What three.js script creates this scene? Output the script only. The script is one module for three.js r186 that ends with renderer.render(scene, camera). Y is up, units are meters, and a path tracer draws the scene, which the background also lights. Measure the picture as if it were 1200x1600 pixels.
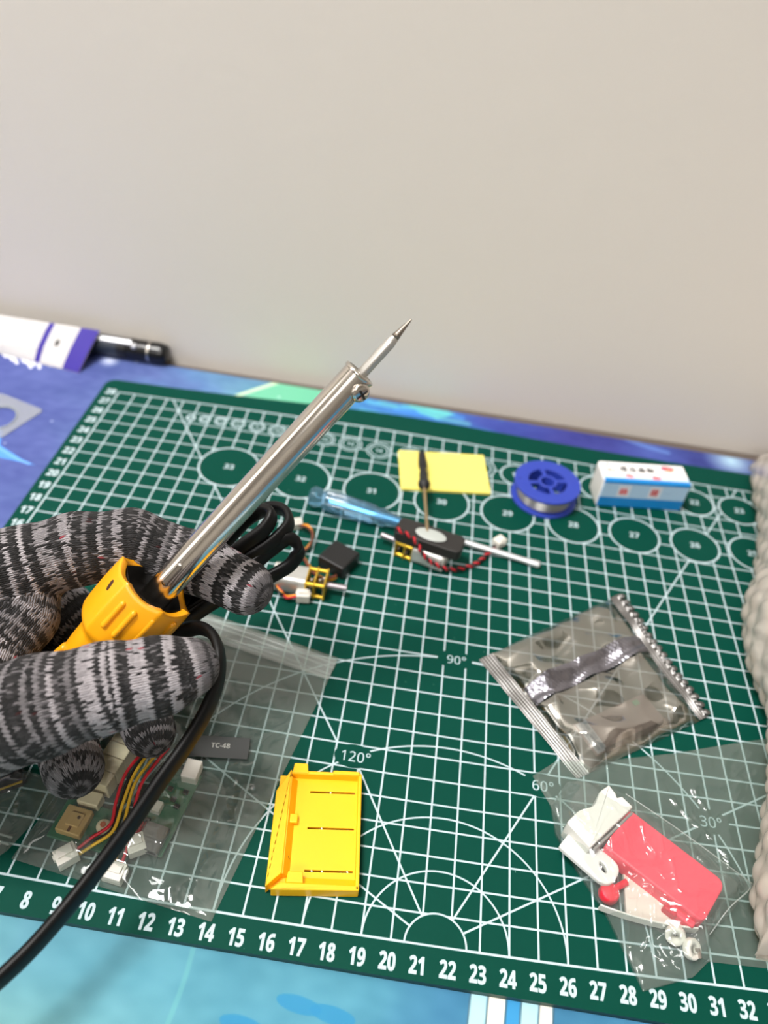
import * as THREE from 'three';
import { RoundedBoxGeometry } from 'three/addons/geometries/RoundedBoxGeometry.js';
import { MarchingCubes } from 'three/addons/objects/MarchingCubes.js';
import { mergeGeometries, mergeVertices } from 'three/addons/utils/BufferGeometryUtils.js';
import { RectAreaLightUniformsLib } from 'three/addons/lights/RectAreaLightUniformsLib.js';
import { createNoise2D, createNoise3D } from 'simplex-noise';

// ---------------------------------------------------------------- camera, light, exposure
const scene = new THREE.Scene();
const FPX = 1223.87;                                            // focal length in pixels of a 1200 x 1600 frame
const camera = new THREE.PerspectiveCamera(2 * Math.atan(800 / FPX) * 180 / Math.PI, 0.75, 0.02, 30);
camera.rotation.order = 'YXZ';
camera.rotation.set(-0.7371, 0.0348, 0.1277);
camera.position.set(0.18329, 0.281305, 0.100148);
camera.focus = 0.275;
camera.userData.fStop = 7.2;
camera.updateMatrixWorld(true);
const renderer = new THREE.WebGLRenderer({ antialias: true });
renderer.toneMapping = THREE.LinearToneMapping;
renderer.toneMappingExposure = 1.0;
renderer.shadowMap.enabled = true;
RectAreaLightUniformsLib.init();
const LAMPS = [{ x: -0.42, z: 0.06, w: 0.5, d: 0.4, intensity: 65, glow: 6, label: 'square glowing panel lamp on the white ceiling straight above the desk' }, { x: -0.2, z: 2.0, w: 1.2, d: 0.6, intensity: 15, glow: 4, label: 'wide glowing panel lamp on the white ceiling at the far end from the desk' }];
const LAMP_COLOR = '#fffdfb';
const WARM = { wall: '#e0d9d0' };

// ---------------------------------------------------------------- helpers (centimetres on the cutting mat: X along the printed numbers, Y away from them, h up)
const CM = 0.01;
const V = (X, Y, h = 0) => new THREE.Vector3(X * CM, h * CM, -Y * CM);
const at = (u, v, d) => new THREE.Vector3((u - 600) / FPX * d, -(v - 800) / FPX * d, -d).applyMatrix4(camera.matrixWorld);   // a sight line at a measured distance
function rng(seed) { let s = seed >>> 0; return () => { s = (s + 0x6d2b79f5) | 0; let t = Math.imul(s ^ (s >>> 15), 1 | s); t = (t + Math.imul(t ^ (t >>> 7), 61 | t)) ^ t; return ((t ^ (t >>> 14)) >>> 0) / 4294967296; }; }
const R0 = rng(7), n2 = createNoise2D(rng(11)), n3 = createNoise3D(rng(12));
const clamp = (x, a = 0, b = 1) => Math.min(b, Math.max(a, x));
const smooth = (a, b, x) => { const t = clamp((x - a) / (b - a)); return t * t * (3 - 2 * t); };
const used = {};
const numbered = (n) => { const k = used[n] = (used[n] ?? -1) + 1; return k ? `${n}_${String(k).padStart(3, '0')}` : n; };
const std = (o) => new THREE.MeshPhysicalMaterial({ roughness: 0.5, side: THREE.DoubleSide, ...o });
function tag(o, label, category, group) { o.userData = { ...o.userData, label, category }; if (group) o.userData.group = group; return o; }
function thing(name, label, category, pos = new THREE.Vector3(), turn = 0, group) {
  const g = new THREE.Group(); g.name = numbered(name); g.position.copy(pos); g.rotation.y = turn; scene.add(g); return tag(g, label, category, group);
}
function part(name, geo, mat, parent, pos, rot, label) {
  const m = new THREE.Mesh(geo, mat); m.name = name; m.castShadow = m.receiveShadow = true;
  if (pos) m.position.copy(pos); if (rot) m.rotation.set(...rot);
  if (label) m.userData.label = label;
  if (parent.isScene) m.name = numbered(name);
  parent.add(m); return m;
}
function worldPart(name, geo, mat, parent, label) {             // geometry given in world coordinates, hung under a thing that may be moved and turned
  parent.updateMatrixWorld(true); geo.applyMatrix4(parent.matrixWorld.clone().invert()); return part(name, geo, mat, parent, null, null, label);
}
function structure(name, geo, mat, pos, rot) { const m = new THREE.Mesh(geo, mat); m.name = name; m.position.copy(pos); if (rot) m.rotation.y = rot; m.castShadow = m.receiveShadow = true; m.userData.kind = 'structure'; scene.add(m); return m; }
const box = (w, h, d, r = 0.05, s = 2) => new RoundedBoxGeometry(w * CM, h * CM, d * CM, s, Math.min(r, w / 2.01, h / 2.01, d / 2.01) * CM);
const cyl = (r0, r1, h, n = 32) => new THREE.CylinderGeometry(r0 * CM, r1 * CM, h * CM, n);
const L3 = (x, y, z) => new THREE.Vector3(x * CM, y * CM, z * CM);
const lathe = (pts, n = 48) => new THREE.LatheGeometry(pts.map(([r, y]) => new THREE.Vector2(Math.max(r, 1e-4) * CM, y * CM)), n);
const wire = (pts, r, n = 60, rs = 10) => new THREE.TubeGeometry(new THREE.CatmullRomCurve3(pts.map((p) => (p.isVector3 ? p : V(...p)))), n, r * CM, rs);
function shapeOf(pts) { const s = new THREE.Shape(); pts.forEach(([x, y], i) => (i ? s.lineTo(x * CM, y * CM) : s.moveTo(x * CM, y * CM))); s.closePath(); return s; }
function roundShape(pts, r) {                                   // polygon (cm) with rounded corners
  const s = new THREE.Shape(), n = pts.length, P = pts.map(([x, y, k]) => ({ v: new THREE.Vector2(x * CM, y * CM), k: (k ?? r) * CM }));
  for (let i = 0; i < n; i++) {
    const a = P[(i + n - 1) % n].v, b = P[i].v, c = P[(i + 1) % n].v, k = Math.min(P[i].k, a.distanceTo(b) / 2, c.distanceTo(b) / 2);
    const p = b.clone().add(a.clone().sub(b).setLength(k)), q = b.clone().add(c.clone().sub(b).setLength(k));
    i ? s.lineTo(p.x, p.y) : s.moveTo(p.x, p.y); s.quadraticCurveTo(b.x, b.y, q.x, q.y);
  }
  s.closePath(); return s;
}
const flat = (shape, h, bevel = 0.02, seg = 12) => {            // shape drawn in the X/Y of the mat, extruded upward from 0 to h (cm)
  const b = Math.min(bevel, h / 2.2);
  const g = new THREE.ExtrudeGeometry(shape, { depth: (h - 2 * b) * CM, bevelEnabled: b > 0, bevelThickness: b * CM, bevelSize: b * CM, bevelOffset: -b * CM, bevelSegments: 2, curveSegments: seg });
  g.translate(0, 0, b * CM); g.rotateX(-Math.PI / 2); return g;
};
function sweep(P, w, t, up, n = 400, rs = 16) {    // flat cord: a stadium section w x t (metres) carried along points
  const c = new THREE.CatmullRomCurve3(P, false, 'centripetal'), fr = c.computeFrenetFrames(n), pos = [], idx = [];
  const pts = c.getSpacedPoints(n);
  for (let i = 0; i <= n; i++) {
    const T = fr.tangents[i], N = up.clone().addScaledVector(T, -up.dot(T)).normalize(), B = T.clone().cross(N);
    for (let j = 0; j < rs; j++) {
      const a = j / rs * Math.PI * 2, k = 2.6, cx = Math.sign(Math.cos(a)) * Math.abs(Math.cos(a)) ** (2 / k) * w / 2, cy = Math.sign(Math.sin(a)) * Math.abs(Math.sin(a)) ** (2 / k) * t / 2;
      const q = pts[i].clone().addScaledVector(N, cx).addScaledVector(B, cy); pos.push(q.x, q.y, q.z);
    }
  }
  for (let i = 0; i < n; i++) for (let j = 0; j < rs; j++) { const a = i * rs + j, b = i * rs + (j + 1) % rs; idx.push(a, b, a + rs, b, b + rs, a + rs); }
  const g = new THREE.BufferGeometry(); g.setAttribute('position', new THREE.Float32BufferAttribute(pos, 3)); g.setIndex(idx); g.computeVertexNormals(); return g;
}
const canvas = (w, h) => { const c = document.createElement('canvas'); c.width = w; c.height = h; return c; };
const ctex = (c, srgb = true) => { const t = new THREE.CanvasTexture(c); if (srgb) t.colorSpace = THREE.SRGBColorSpace; t.anisotropy = 8; return t; };
function dataTex(w, h, f, srgb) {                                // f(x, y) -> [r, g, b] 0..255
  const d = new Uint8Array(w * h * 4);
  for (let y = 0; y < h; y++) for (let x = 0; x < w; x++) { const c = f(x, y), i = (y * w + x) * 4; d[i] = c[0]; d[i + 1] = c[1]; d[i + 2] = c[2]; d[i + 3] = 255; }
  const t = new THREE.DataTexture(d, w, h); t.wrapS = t.wrapT = THREE.RepeatWrapping; t.magFilter = THREE.LinearFilter; t.minFilter = THREE.LinearFilter; if (srgb) t.colorSpace = THREE.SRGBColorSpace; t.needsUpdate = true; return t;
}

// ---------------------------------------------------------------- common materials
const fineNoise = dataTex(256, 256, (x, y) => { const v = 128 + 70 * n2(x / 9, y / 9) + 50 * n2(x / 2.3, y / 2.3); return [v, v, v]; });
const M = {
  whitePlastic: std({ color: '#dedbd4', roughness: 0.42 }),
  connector: std({ color: '#dcd8ce', roughness: 0.45 }),
  blackPlastic: std({ color: '#121213', roughness: 0.42 }),
  blackMatte: std({ color: '#1b1a1a', roughness: 0.6 }),
  chrome: std({ color: '#d8d2ca', metalness: 1, roughness: 0.16 }),
  steel: std({ color: '#b9b9b6', metalness: 1, roughness: 0.34 }),
  brass: std({ color: '#d9b23a', metalness: 0.75, roughness: 0.36 }),
  red: std({ color: '#e0243a', roughness: 0.45 }),
  wireRed: std({ color: '#b81626', roughness: 0.45 }),
  wireBlack: std({ color: '#141414', roughness: 0.5 }),
  wireYellow: std({ color: '#c9a224', roughness: 0.45 }),
  wireWhite: std({ color: '#e6dfd0', roughness: 0.45 }),
  wireOrange: std({ color: '#f09a18', roughness: 0.45 }),
  wireBrown: std({ color: '#6e3320', roughness: 0.5 }),
  pcb: std({ color: '#1c6443', roughness: 0.35, clearcoat: 0.4 }),
  wheat: std({ color: '#e6d6b4', roughness: 0.5 }),
  film: std({ color: '#eef2ef', transmission: 0.95, thickness: 0, roughness: 0.09, ior: 1.55 }),
  seal: std({ color: '#e6ebe8', transmission: 0.8, thickness: 0, roughness: 0.2 }),
};

// ---------------------------------------------------------------- the room
const wallBump = dataTex(512, 512, (x, y) => { const v = 128 + 60 * n2(x / 6, y / 6) + 50 * n2(x / 40, y / 40); return [v, v, v]; });
wallBump.repeat.set(10, 5);
const wallMat = std({ color: WARM.wall, roughness: 0.85, bumpMap: wallBump, bumpScale: 0.0001 });
const roomMat = std({ color: '#b9b5ae', roughness: 0.9 }), ceilMat = std({ color: '#f0eeea', roughness: 0.9 });
const woodMap = dataTex(512, 512, (x, y) => { const g = n2(x / 200, y / 6) * 12 + n2(x / 40, y / 2) * 6; return [104 + g, 92 + g, 80 + g]; }, true); woodMap.repeat.set(4, 4);
const floorMat = std({ map: woodMap, roughness: 0.5 });
const WALLZ = -0.3285;                                            // where the wall meets the desk at x = 0.2
structure('wall_back', new THREE.BoxGeometry(4.4, 2.7, 0.1), wallMat, new THREE.Vector3(0.2, 0.55, WALLZ - 0.05), -0.014);
structure('wall_left', new THREE.BoxGeometry(0.1, 2.7, 3.9), roomMat, new THREE.Vector3(-1.95, 0.55, 1.5));
structure('wall_right', new THREE.BoxGeometry(0.1, 2.7, 3.9), roomMat, new THREE.Vector3(2.35, 0.55, 1.5));
structure('wall_front', new THREE.BoxGeometry(4.4, 2.7, 0.1), roomMat, new THREE.Vector3(0.2, 0.55, 3.45));
structure('floor', new THREE.BoxGeometry(4.4, 0.1, 4), floorMat, new THREE.Vector3(0.2, -0.8, 1.5));
structure('ceiling', new THREE.BoxGeometry(4.4, 0.1, 4), ceilMat, new THREE.Vector3(0.2, 1.95, 1.5));
for (const LAMP of LAMPS) {
  const t = thing('ceiling_light', LAMP.label, 'lamp', new THREE.Vector3(LAMP.x, 1.9, LAMP.z));
  const fr = new THREE.Shape(); const a = LAMP.w / 2 + 0.03, b = LAMP.d / 2 + 0.03; fr.moveTo(-a, -b); fr.lineTo(a, -b); fr.lineTo(a, b); fr.lineTo(-a, b); fr.closePath();
  const ho = new THREE.Path(); ho.moveTo(-a + .03, -b + .03); ho.lineTo(-a + .03, b - .03); ho.lineTo(a - .03, b - .03); ho.lineTo(a - .03, -b + .03); ho.closePath(); fr.holes.push(ho);
  const fg = new THREE.ExtrudeGeometry(fr, { depth: 0.05, bevelEnabled: false }); fg.rotateX(Math.PI / 2);
  part('frame', fg, M.whitePlastic, t);
  part('diffuser', new THREE.BoxGeometry(LAMP.w, 0.02, LAMP.d), std({ color: '#ffffff', emissive: LAMP_COLOR, emissiveIntensity: LAMP.glow, roughness: 0.6 }), t, new THREE.Vector3(0, -0.025, 0));
  const l = new THREE.RectAreaLight(LAMP_COLOR, LAMP.intensity, LAMP.w, LAMP.d); l.position.set(0, -0.045, 0); l.rotation.x = -Math.PI / 2; t.add(l);
}

{ // tall frosted window in the left wall
  const H = 1.4, W = 0.7, b = 0.05, bar = (w, h, y, z) => new THREE.BoxGeometry(0.04, h, w).translate(0, y, z);
  const m = structure('window_1', mergeGeometries([bar(W + 2 * b, b, H / 2 + b / 2, 0), bar(W + 2 * b, b, -H / 2 - b / 2, 0), bar(b, H, 0, W / 2 + b / 2), bar(b, H, 0, -W / 2 - b / 2), bar(W, 0.025, 0.1, 0)]), M.whitePlastic, new THREE.Vector3(-1.88, 1.1, 0.68));
  part('pane', new THREE.BoxGeometry(0.01, H, W), std({ color: '#e8eef2', emissive: '#fffaf4', emissiveIntensity: 1.5, roughness: 0.3 }), m, new THREE.Vector3(-0.008, 0, 0));
  const l = new THREE.RectAreaLight('#fffaf4', 1.0, W, H); l.position.set(0.004, 0, 0); l.rotation.y = -Math.PI / 2; m.add(l);
}

// ---------------------------------------------------------------- desk and desk mat
{
  const deskMat = std({ color: '#61564e', roughness: 0.6, bumpMap: fineNoise, bumpScale: 0.0001 });
  const t = thing('desk', 'grey-brown desk standing against the cream wall', 'desk', new THREE.Vector3(0.2, -0.006, 0.05), -0.014);
  part('tabletop', new RoundedBoxGeometry(1.6, 0.025, 0.755, 3, 0.003), deskMat, t, new THREE.Vector3(0, -0.0125, 0));
  for (const [x, z] of [[-0.74, -0.32], [0.74, -0.32], [-0.74, 0.32], [0.74, 0.32]]) part('leg', new RoundedBoxGeometry(0.05, 0.719, 0.05, 2, 0.004), M.steel, t, new THREE.Vector3(x, -0.3845, z));
}
const PAD = { x0: -25, x1: 60, y0: -20, y1: 31.7 };
{
  const W = 2048, H = 1287, c = canvas(W, H), g = c.getContext('2d'), sx = W / (PAD.x1 - PAD.x0), sy = H / (PAD.y1 - PAD.y0), R = rng(21);
  const X = (x) => (x - PAD.x0) * sx, Y = (y) => (PAD.y1 - y) * sy;
  const back = [[-25, [66, 79, 144]], [-9, [71, 82, 150]], [-3, [74, 87, 151]], [1, [79, 97, 155]], [4, [87, 123, 173]], [7, [94, 139, 171]], [10, [81, 143, 160]], [13, [66, 131, 180]], [17, [49, 111, 183]], [20, [52, 102, 173]], [23.5, [49, 66, 150]], [29, [49, 52, 134]], [35, [45, 55, 126]], [42, [37, 45, 114]], [60, [34, 40, 101]]];
  const front = [[-25, [99, 158, 164]], [5, [97, 158, 166]], [9, [90, 149, 167]], [14, [81, 146, 164]], [19, [67, 135, 158]], [24, [54, 119, 155]], [32, [50, 115, 151]], [60, [45, 101, 144]]];
  const mix = (st, x) => { let i = 0; while (i < st.length - 2 && st[i + 1][0] < x) i++; const [a, p] = st[i], [b, q] = st[i + 1], t = clamp((x - a) / (b - a)); return p.map((v, k) => v + (q[k] - v) * t); };
  const im = g.createImageData(W, H);
  for (let y = 0; y < H; y++) for (let x = 0; x < W; x++) {
    const cx = PAD.x0 + x / sx, cy = PAD.y1 - y / sy, m = smooth(0, 14, cy + 2 * n2(cx / 7, cy / 7));
    const warpX = cx + 1.6 * n2(cx / 6 + 9, cy / 4) + 0.5 * n2(cx / 1.6, cy / 1.6 + 3), a = mix(front, warpX), b = mix(back, warpX), i = (y * W + x) * 4;
    const green = (1 - m) * smooth(-2.2, -5, cy) * smooth(18, 6, cx), v = 5 * n2(cx / 1.3, cy / 0.8) + 7 * n2(cx / 5, cy / 3 + 40);
    for (let k = 0; k < 3; k++) im.data[i + k] = clamp(a[k] * (1 - m) + b[k] * m + [16, 8, -10][k] * green + v, 0, 255);
    im.data[i + 3] = 255;
  }
  g.putImageData(im, 0, 0);
  const poly = (pts, col, a = 1) => { g.globalAlpha = a; g.fillStyle = col; g.beginPath(); pts.forEach(([x, y], i) => (i ? g.lineTo(X(x), Y(y)) : g.moveTo(X(x), Y(y)))); g.closePath(); g.fill(); g.globalAlpha = 1; };
  const curve = (pts, col, w, a = 1) => { g.globalAlpha = a; g.strokeStyle = col; g.lineWidth = w * sx; g.lineCap = 'round'; g.beginPath(); g.moveTo(X(pts[0][0]), Y(pts[0][1])); for (let i = 1; i < pts.length - 1; i++) { const mx = (pts[i][0] + pts[i + 1][0]) / 2, my = (pts[i][1] + pts[i + 1][1]) / 2; g.quadraticCurveTo(X(pts[i][0]), Y(pts[i][1]), X(mx), Y(my)); } g.lineTo(X(pts.at(-1)[0]), Y(pts.at(-1)[1])); g.stroke(); g.globalAlpha = 1; };
  const glow = (x, y, r, col, a) => { const gr = g.createRadialGradient(X(x), Y(y), 0, X(x), Y(y), r * sx); gr.addColorStop(0, `rgba(${col},${a})`); gr.addColorStop(1, `rgba(${col},0)`); g.fillStyle = gr; g.beginPath(); g.arc(X(x), Y(y), r * sx, 0, 7); g.fill(); };
  // green leaf with a pale edge behind the cutting mat
  poly([[6.9, 29.2], [10.6, 33.3], [13.4, 33.3], [12.2, 31.5], [13.2, 29]], '#6fc497', 0.85); curve([[6.6, 29.2], [8.6, 31.4], [10.8, 33.4]], '#d6eec2', 0.32, 0.9);
  for (let i = 0; i < 26; i++) { const x = 13 + R() * 9, y = 29.4 + R() * 3.4; curve([[x, y], [x + 0.8 + R(), y - 0.2 + R() * 0.5], [x + 1.6 + R() * 1.6, y - 0.5 + R() * 0.6]], ['#4ea6e6', '#3f7fd6', '#5fc4cf', '#76d2c4'][i % 4], 0.14 + R() * 0.34, 0.45); }
  poly([[17.2, 31.9], [18.6, 32.4], [20.6, 31.4], [19.4, 30.6], [18.4, 30.9]], '#6ccfc0', 0.7);
  glow(38, 31.2, 1.9, '190,228,240', 0.9); glow(33, 31, 2.6, '90,120,200', 0.5); curve([[29, 33], [31.5, 31.6], [34, 31]], '#6f97d6', 0.4, 0.5);
  glow(-1.9, 31.1, 0.75, '230,236,255', 0.95); glow(0.2, 17.6, 0.32, '240,225,220', 0.9);
  // light-blue tail on the left and white strokes near the pouch
  poly([[-6.4, 24], [-4.6, 22.6], [-4.1, 21.4], [-2.4, 20.55], [-1.5, 20.25], [-2.8, 20.35], [-3.9, 20.4], [-4.2, 19.4], [-3.4, 17.6], [-2.0, 16.6], [-1.4, 15], [-7, 11], [-9, 20]], '#4f93e6', 0.95);
  poly([[-6.6, 24.6], [-5.4, 23.6], [-5.2, 21.2], [-5.4, 19], [-4.6, 17.2], [-3.6, 15], [-8, 14]], '#3c7cdc', 0.8);
  curve([[-4.3, 19.6], [-4, 18], [-2.7, 16.6]], '#7db4f2', 0.24, 0.8); curve([[-4.1, 21.2], [-3, 20.6], [-1.9, 20.3]], '#6ea8ee', 0.2, 0.8);
  for (let i = 0; i < 15; i++) { const x = -9 + i * 0.22 + R() * 0.3, y = 29.1 + R() * 1.2; curve([[x, y + 0.3], [x + 0.2, y + 0.1], [x + 0.34 + R() * 0.4, y - 0.3]], '#f4f4fb', 0.22, 0.9); }
  for (let i = 0; i < 60; i++) glow(-20 + R() * 75, 17 + R() * 16, 0.06 + R() * 0.08, '235,240,255', 0.8);
  // ribbons and blotches on the near edge
  const rib = [[23.72, 24.28, '#a9d6e2'], [24.3, 24.88, '#ece6d6'], [24.9, 25.36, '#2f8cc2'], [25.38, 25.95, '#a9d3df'], [25.97, 26.42, '#ebe5d6']];
  for (const [a, b, col] of rib) poly([[a + .35, 2], [b + .35, 2], [b - .1, -1], [b - 1.2, -20], [a - 1.2, -20], [a - .1, -1]], col);
  for (const [a] of [...rib, [26.44]]) curve([[a + .35, 2], [a - .05, -.6], [a - .1, -1], [a - .6, -10], [a - 1.2, -20]], '#29424f', 0.05, 0.7);
  for (const [x, y] of [[18.2, -2.35], [19.3, -2.45], [22.4, -2.5], [20.9, -2.9], [16.6, -3.2]]) { g.globalAlpha = 0.8; g.fillStyle = '#1f7fae'; g.beginPath(); g.ellipse(X(x), Y(y), 0.75 * sx, 0.25 * sy, 0.1, 0, 7); g.fill(); g.globalAlpha = 1; }
  curve([[14.4, -1], [14.5, -2], [14.3, -4]], '#7cc9b6', 0.16, 0.22);
  const shape = roundShape([[PAD.x0, PAD.y0], [PAD.x1, PAD.y0], [PAD.x1, PAD.y1], [PAD.x0, PAD.y1]], 1.2);
  const geo = flat(shape, 0.3, 0.06, 8), P = geo.attributes.position, uv = [];
  for (let i = 0; i < P.count; i++) uv.push((P.getX(i) / CM - PAD.x0) / (PAD.x1 - PAD.x0), (-P.getZ(i) / CM - PAD.y0) / (PAD.y1 - PAD.y0));
  geo.setAttribute('uv', new THREE.Float32BufferAttribute(uv, 2));
  // turned with the back edge of the desk about the point X = 20, Y = 32
  geo.translate(-0.2, 0, 0.32);
  const m = part('desk_mat', geo, std({ map: ctex(c), roughness: 0.75 }), scene, new THREE.Vector3(0.2, -0.006, -0.32));
  m.rotation.y = -0.024; tag(m, 'large blue and cyan printed desk mat lying under the green cutting mat', 'desk mat');
}

// ---------------------------------------------------------------- cutting mat
const CD = [0.057, -0.063, -0.014, -0.201, -0.122, -0.04, 0.127, 0.001], CE = [-0.042, -0.134, 0.035, 0.068, -0.3, 0.02, -0.4, 0.076];
function printed(X, Y) {                                          // the sheet is not quite flat and square: where the printed point X, Y lies
  const x = (Math.min(X, 36) - 20) / 20, y = (Y - 14) / 14, b = [1, x, y, x * x, x * y, y * y, x * x * y, x * y * y]; let dx = 0, dy = 0;
  b.forEach((v, i) => { dx += v * CD[i]; dy += v * CE[i]; }); return [X + dx, Y + dy];
}
{
  const MX0 = -1, MX1 = 44, MY0 = -1.17, MY1 = 29.25, MID = 21.5, S = 2048;
  const sides = [[MX0, MID], [MID, MX1]].map(([a, b]) => { const c = canvas(S, S); return { c, g: c.getContext('2d'), a, b, kx: S / (b - a), ky: S / (MY1 - MY0) }; });
  const GREEN = '#004034', LINE = '#bccbd1';
  const each = (f) => sides.forEach((s) => { s.g.setTransform(s.kx, 0, 0, -s.ky, -s.a * s.kx, MY1 * s.ky); f(s.g, s); });
  each((g) => { g.fillStyle = GREEN; g.fillRect(MX0 - 1, MY0 - 1, 60, 40); });
  const path = (pts, w, warp = true) => each((g) => { g.strokeStyle = LINE; g.lineWidth = w; g.lineJoin = 'round'; g.beginPath(); pts.forEach(([x, y], i) => { const [p, q] = warp ? printed(x, y) : [x, y]; i ? g.lineTo(p, q) : g.moveTo(p, q); }); g.stroke(); });
  const line = (x0, y0, x1, y1, w = 0.075) => { const n = 40; path(Array.from({ length: n + 1 }, (_, i) => [x0 + (x1 - x0) * i / n, y0 + (y1 - y0) * i / n]), w); };
  const arc = (cx, cy, r, a0, a1, w = 0.07, warp = true) => { const n = 120; path(Array.from({ length: n + 1 }, (_, i) => { const a = a0 + (a1 - a0) * i / n; return [cx + r * Math.cos(a), cy + r * Math.sin(a)]; }), w, warp); };
  const disc = (cx, cy, rx, ry, warp = true) => each((g) => { const [p, q] = warp ? printed(cx, cy) : [cx, cy]; g.fillStyle = GREEN; g.beginPath(); g.ellipse(p, q, rx, ry, 0, 0, 7); g.fill(); });
  const text = (s, X, Y, h, k = 0.86, warp = true, bold = 'bold', fat = 0) => sides.forEach((sd) => {
    const [p, q] = warp ? printed(X, Y) : [X, Y], g = sd.g; g.setTransform(sd.kx / 100 * k, 0, 0, sd.ky / 100, (p - sd.a) * sd.kx, (MY1 - q) * sd.ky);
    g.fillStyle = LINE; g.font = `${bold} ${Math.round(h * 138)}px sans-serif`; g.textAlign = 'center'; g.textBaseline = 'middle'; g.fillText(s, 0, 0); if (fat) { g.strokeStyle = LINE; g.lineWidth = fat; g.lineJoin = 'round'; g.strokeText(s, 0, 0); }
  });
  for (let x = 0; x <= 43; x++) line(x, 0, x, 28, x % 43 ? 0.075 : 0.085);
  for (let y = 0; y <= 28; y++) line(0, y, 43, y, y % 28 ? 0.075 : 0.085);
  const D = Math.PI / 180, ray = (deg, r0, r1) => line(21.5 + r0 * Math.cos(deg * D), r0 * Math.sin(deg * D), 21.5 + r1 * Math.cos(deg * D), r1 * Math.sin(deg * D));
  for (const r of [2.5, 4.5, 7.5, 12]) arc(21.5, 0, r, 0, Math.PI);
  ray(30, 1, 24.5); ray(60, 1, 32.3); ray(120, 1, 7); ray(150, 1, 24.5);
  line(17, 7, 3.35, 28); 
  disc(21.5, 0.02, 1.05, 1.05); arc(21.5, 0, 1.05, 0, Math.PI); line(20, 0, 23, 0);
  for (const [deg, r] of [[90, 12], [120, 7.5], [60, 7.5], [30, 12], [150, 12]]) { const x = 21.5 + r * Math.cos(deg * D), y = r * Math.sin(deg * D); disc(x, y, 0.78, 0.52); text(deg + '°', x + 0.08, y - 0.02, 0.46, 0.95, true, ''); }
  for (let x = 0; x <= 43; x++) text(String(x), x - 0.04, -0.66, 0.54, 0.7, true, 'bold', 3);
  for (let y = 0; y <= 28; y++) text(String(y), -0.48, y - 0.04, 0.5, 0.8, true, 'bold', 3);
  // discs of 33 mm and less along the far side
  const rings = [[8.35, 22.73, 33], [12.4, 22.62, 32], [16.39, 22.51, 31], [20.26, 22.48, 30], [23.9, 22.36, 29], [27.5, 22.23, 28], [30.81, 22.15, 27], [34.09, 22.07, 26], [37.2, 22.1, 25], [40.2, 22.1, 24], [37.23, 25.6, 23], [34.69, 25.75, 22], [31.9, 25.75, 21], [29.1, 25.75, 20], [26.6, 25.7, 19], [24.4, 25.8, 18]];
  for (const [x, y, d] of rings) { const r = d / 20; disc(x, y, r, r, false); arc(x, y, r, 0, 2 * Math.PI, 0.1, false); text(String(d), x, y, 0.4, 0.95, false); }
  const small = [[5.0, 26.6, 5], [5.83, 26.65, 6], [6.78, 26.7, 7], [7.82, 26.7, 8], [8.98, 26.67, 9], [10.2, 26.6, 10], [11.55, 26.55, 11], [13.04, 26.47, 12], [14.6, 26.4, 13], [16.32, 26.16, 14], [18.2, 26.1, 15], [20.2, 26.1, 16], [22.3, 26.0, 17]];
  for (const [x, y, d] of small) { const r = d / 20; disc(x, y, r, r, false); arc(x, y, r, 0, 2 * Math.PI, 0.07, false); arc(x, y, r * 0.72, 0, 2 * Math.PI, 0.07, false); text(String(d), x, y, Math.min(0.3, r * 0.55), 0.95, false); }
  // fine scratches, cut dust
  const R = rng(5);
  each((g) => { for (let i = 0; i < 160; i++) { g.fillStyle = `rgba(215,225,225,${0.3 + 0.5 * R()})`; g.beginPath(); g.arc(MX0 + R() * 45, MY0 + R() * 30, 0.008 + 0.014 * R(), 0, 7); g.fill(); } });
  // the sheet: two printed halves, edge and underside; its far edge lifts a little off the desk mat
  const lift = (X, Y) => 0.5 * Math.exp(-(((X - 17) / 10) ** 2)) * smooth(27.4, 29.4, Y);
  const nx = 90, ny = 61, pos = [], uv = [], idx = [[], [], []];
  const vert = (X, Y, h, s) => { pos.push(X * CM, h * CM, -Y * CM); uv.push((X - s.a) / (s.b - s.a), (Y - MY0) / (MY1 - MY0)); return pos.length / 3 - 1; };
  const corner = (X, Y) => { const ex = Math.min(X - MX0, MX1 - X), ey = Math.min(Y - MY0, MY1 - Y); if (ex < 0.01 && ey < 0.01) return [X + Math.sign(21 - X) * 0.17, Y + Math.sign(14 - Y) * 0.17]; return [X, Y]; };
  sides.forEach((s, k) => { const id = []; for (let j = 0; j <= ny; j++) for (let i = 0; i <= nx / 2; i++) { let X = s.a + (s.b - s.a) * i / (nx / 2), Y = MY0 + (MY1 - MY0) * j / ny; [X, Y] = corner(X, Y); id.push(vert(X, Y, lift(X, Y), s)); }
    const w = nx / 2 + 1; for (let j = 0; j < ny; j++) for (let i = 0; i < nx / 2; i++) { const a = id[j * w + i]; idx[k].push(a, a + 1, a + w + 1, a, a + w + 1, a + w); } });
  const rim = []; for (let i = 0; i <= nx; i++) rim.push([MX0 + (MX1 - MX0) * i / nx, MY0]); for (let j = 1; j <= ny; j++) rim.push([MX1, MY0 + (MY1 - MY0) * j / ny]); for (let i = nx - 1; i >= 0; i--) rim.push([MX0 + (MX1 - MX0) * i / nx, MY1]); for (let j = ny - 1; j > 0; j--) rim.push([MX0, MY0 + (MY1 - MY0) * j / ny]);
  const up = [], dn = []; for (const [x, y] of rim) { const [X, Y] = corner(x, y); up.push(vert(X, Y, lift(X, Y), sides[0])); dn.push(vert(X, Y, -0.3, sides[0])); }
  for (let i = 0; i < rim.length; i++) { const j = (i + 1) % rim.length; idx[2].push(up[i], dn[i], dn[j], up[i], dn[j], up[j]); }
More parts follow.
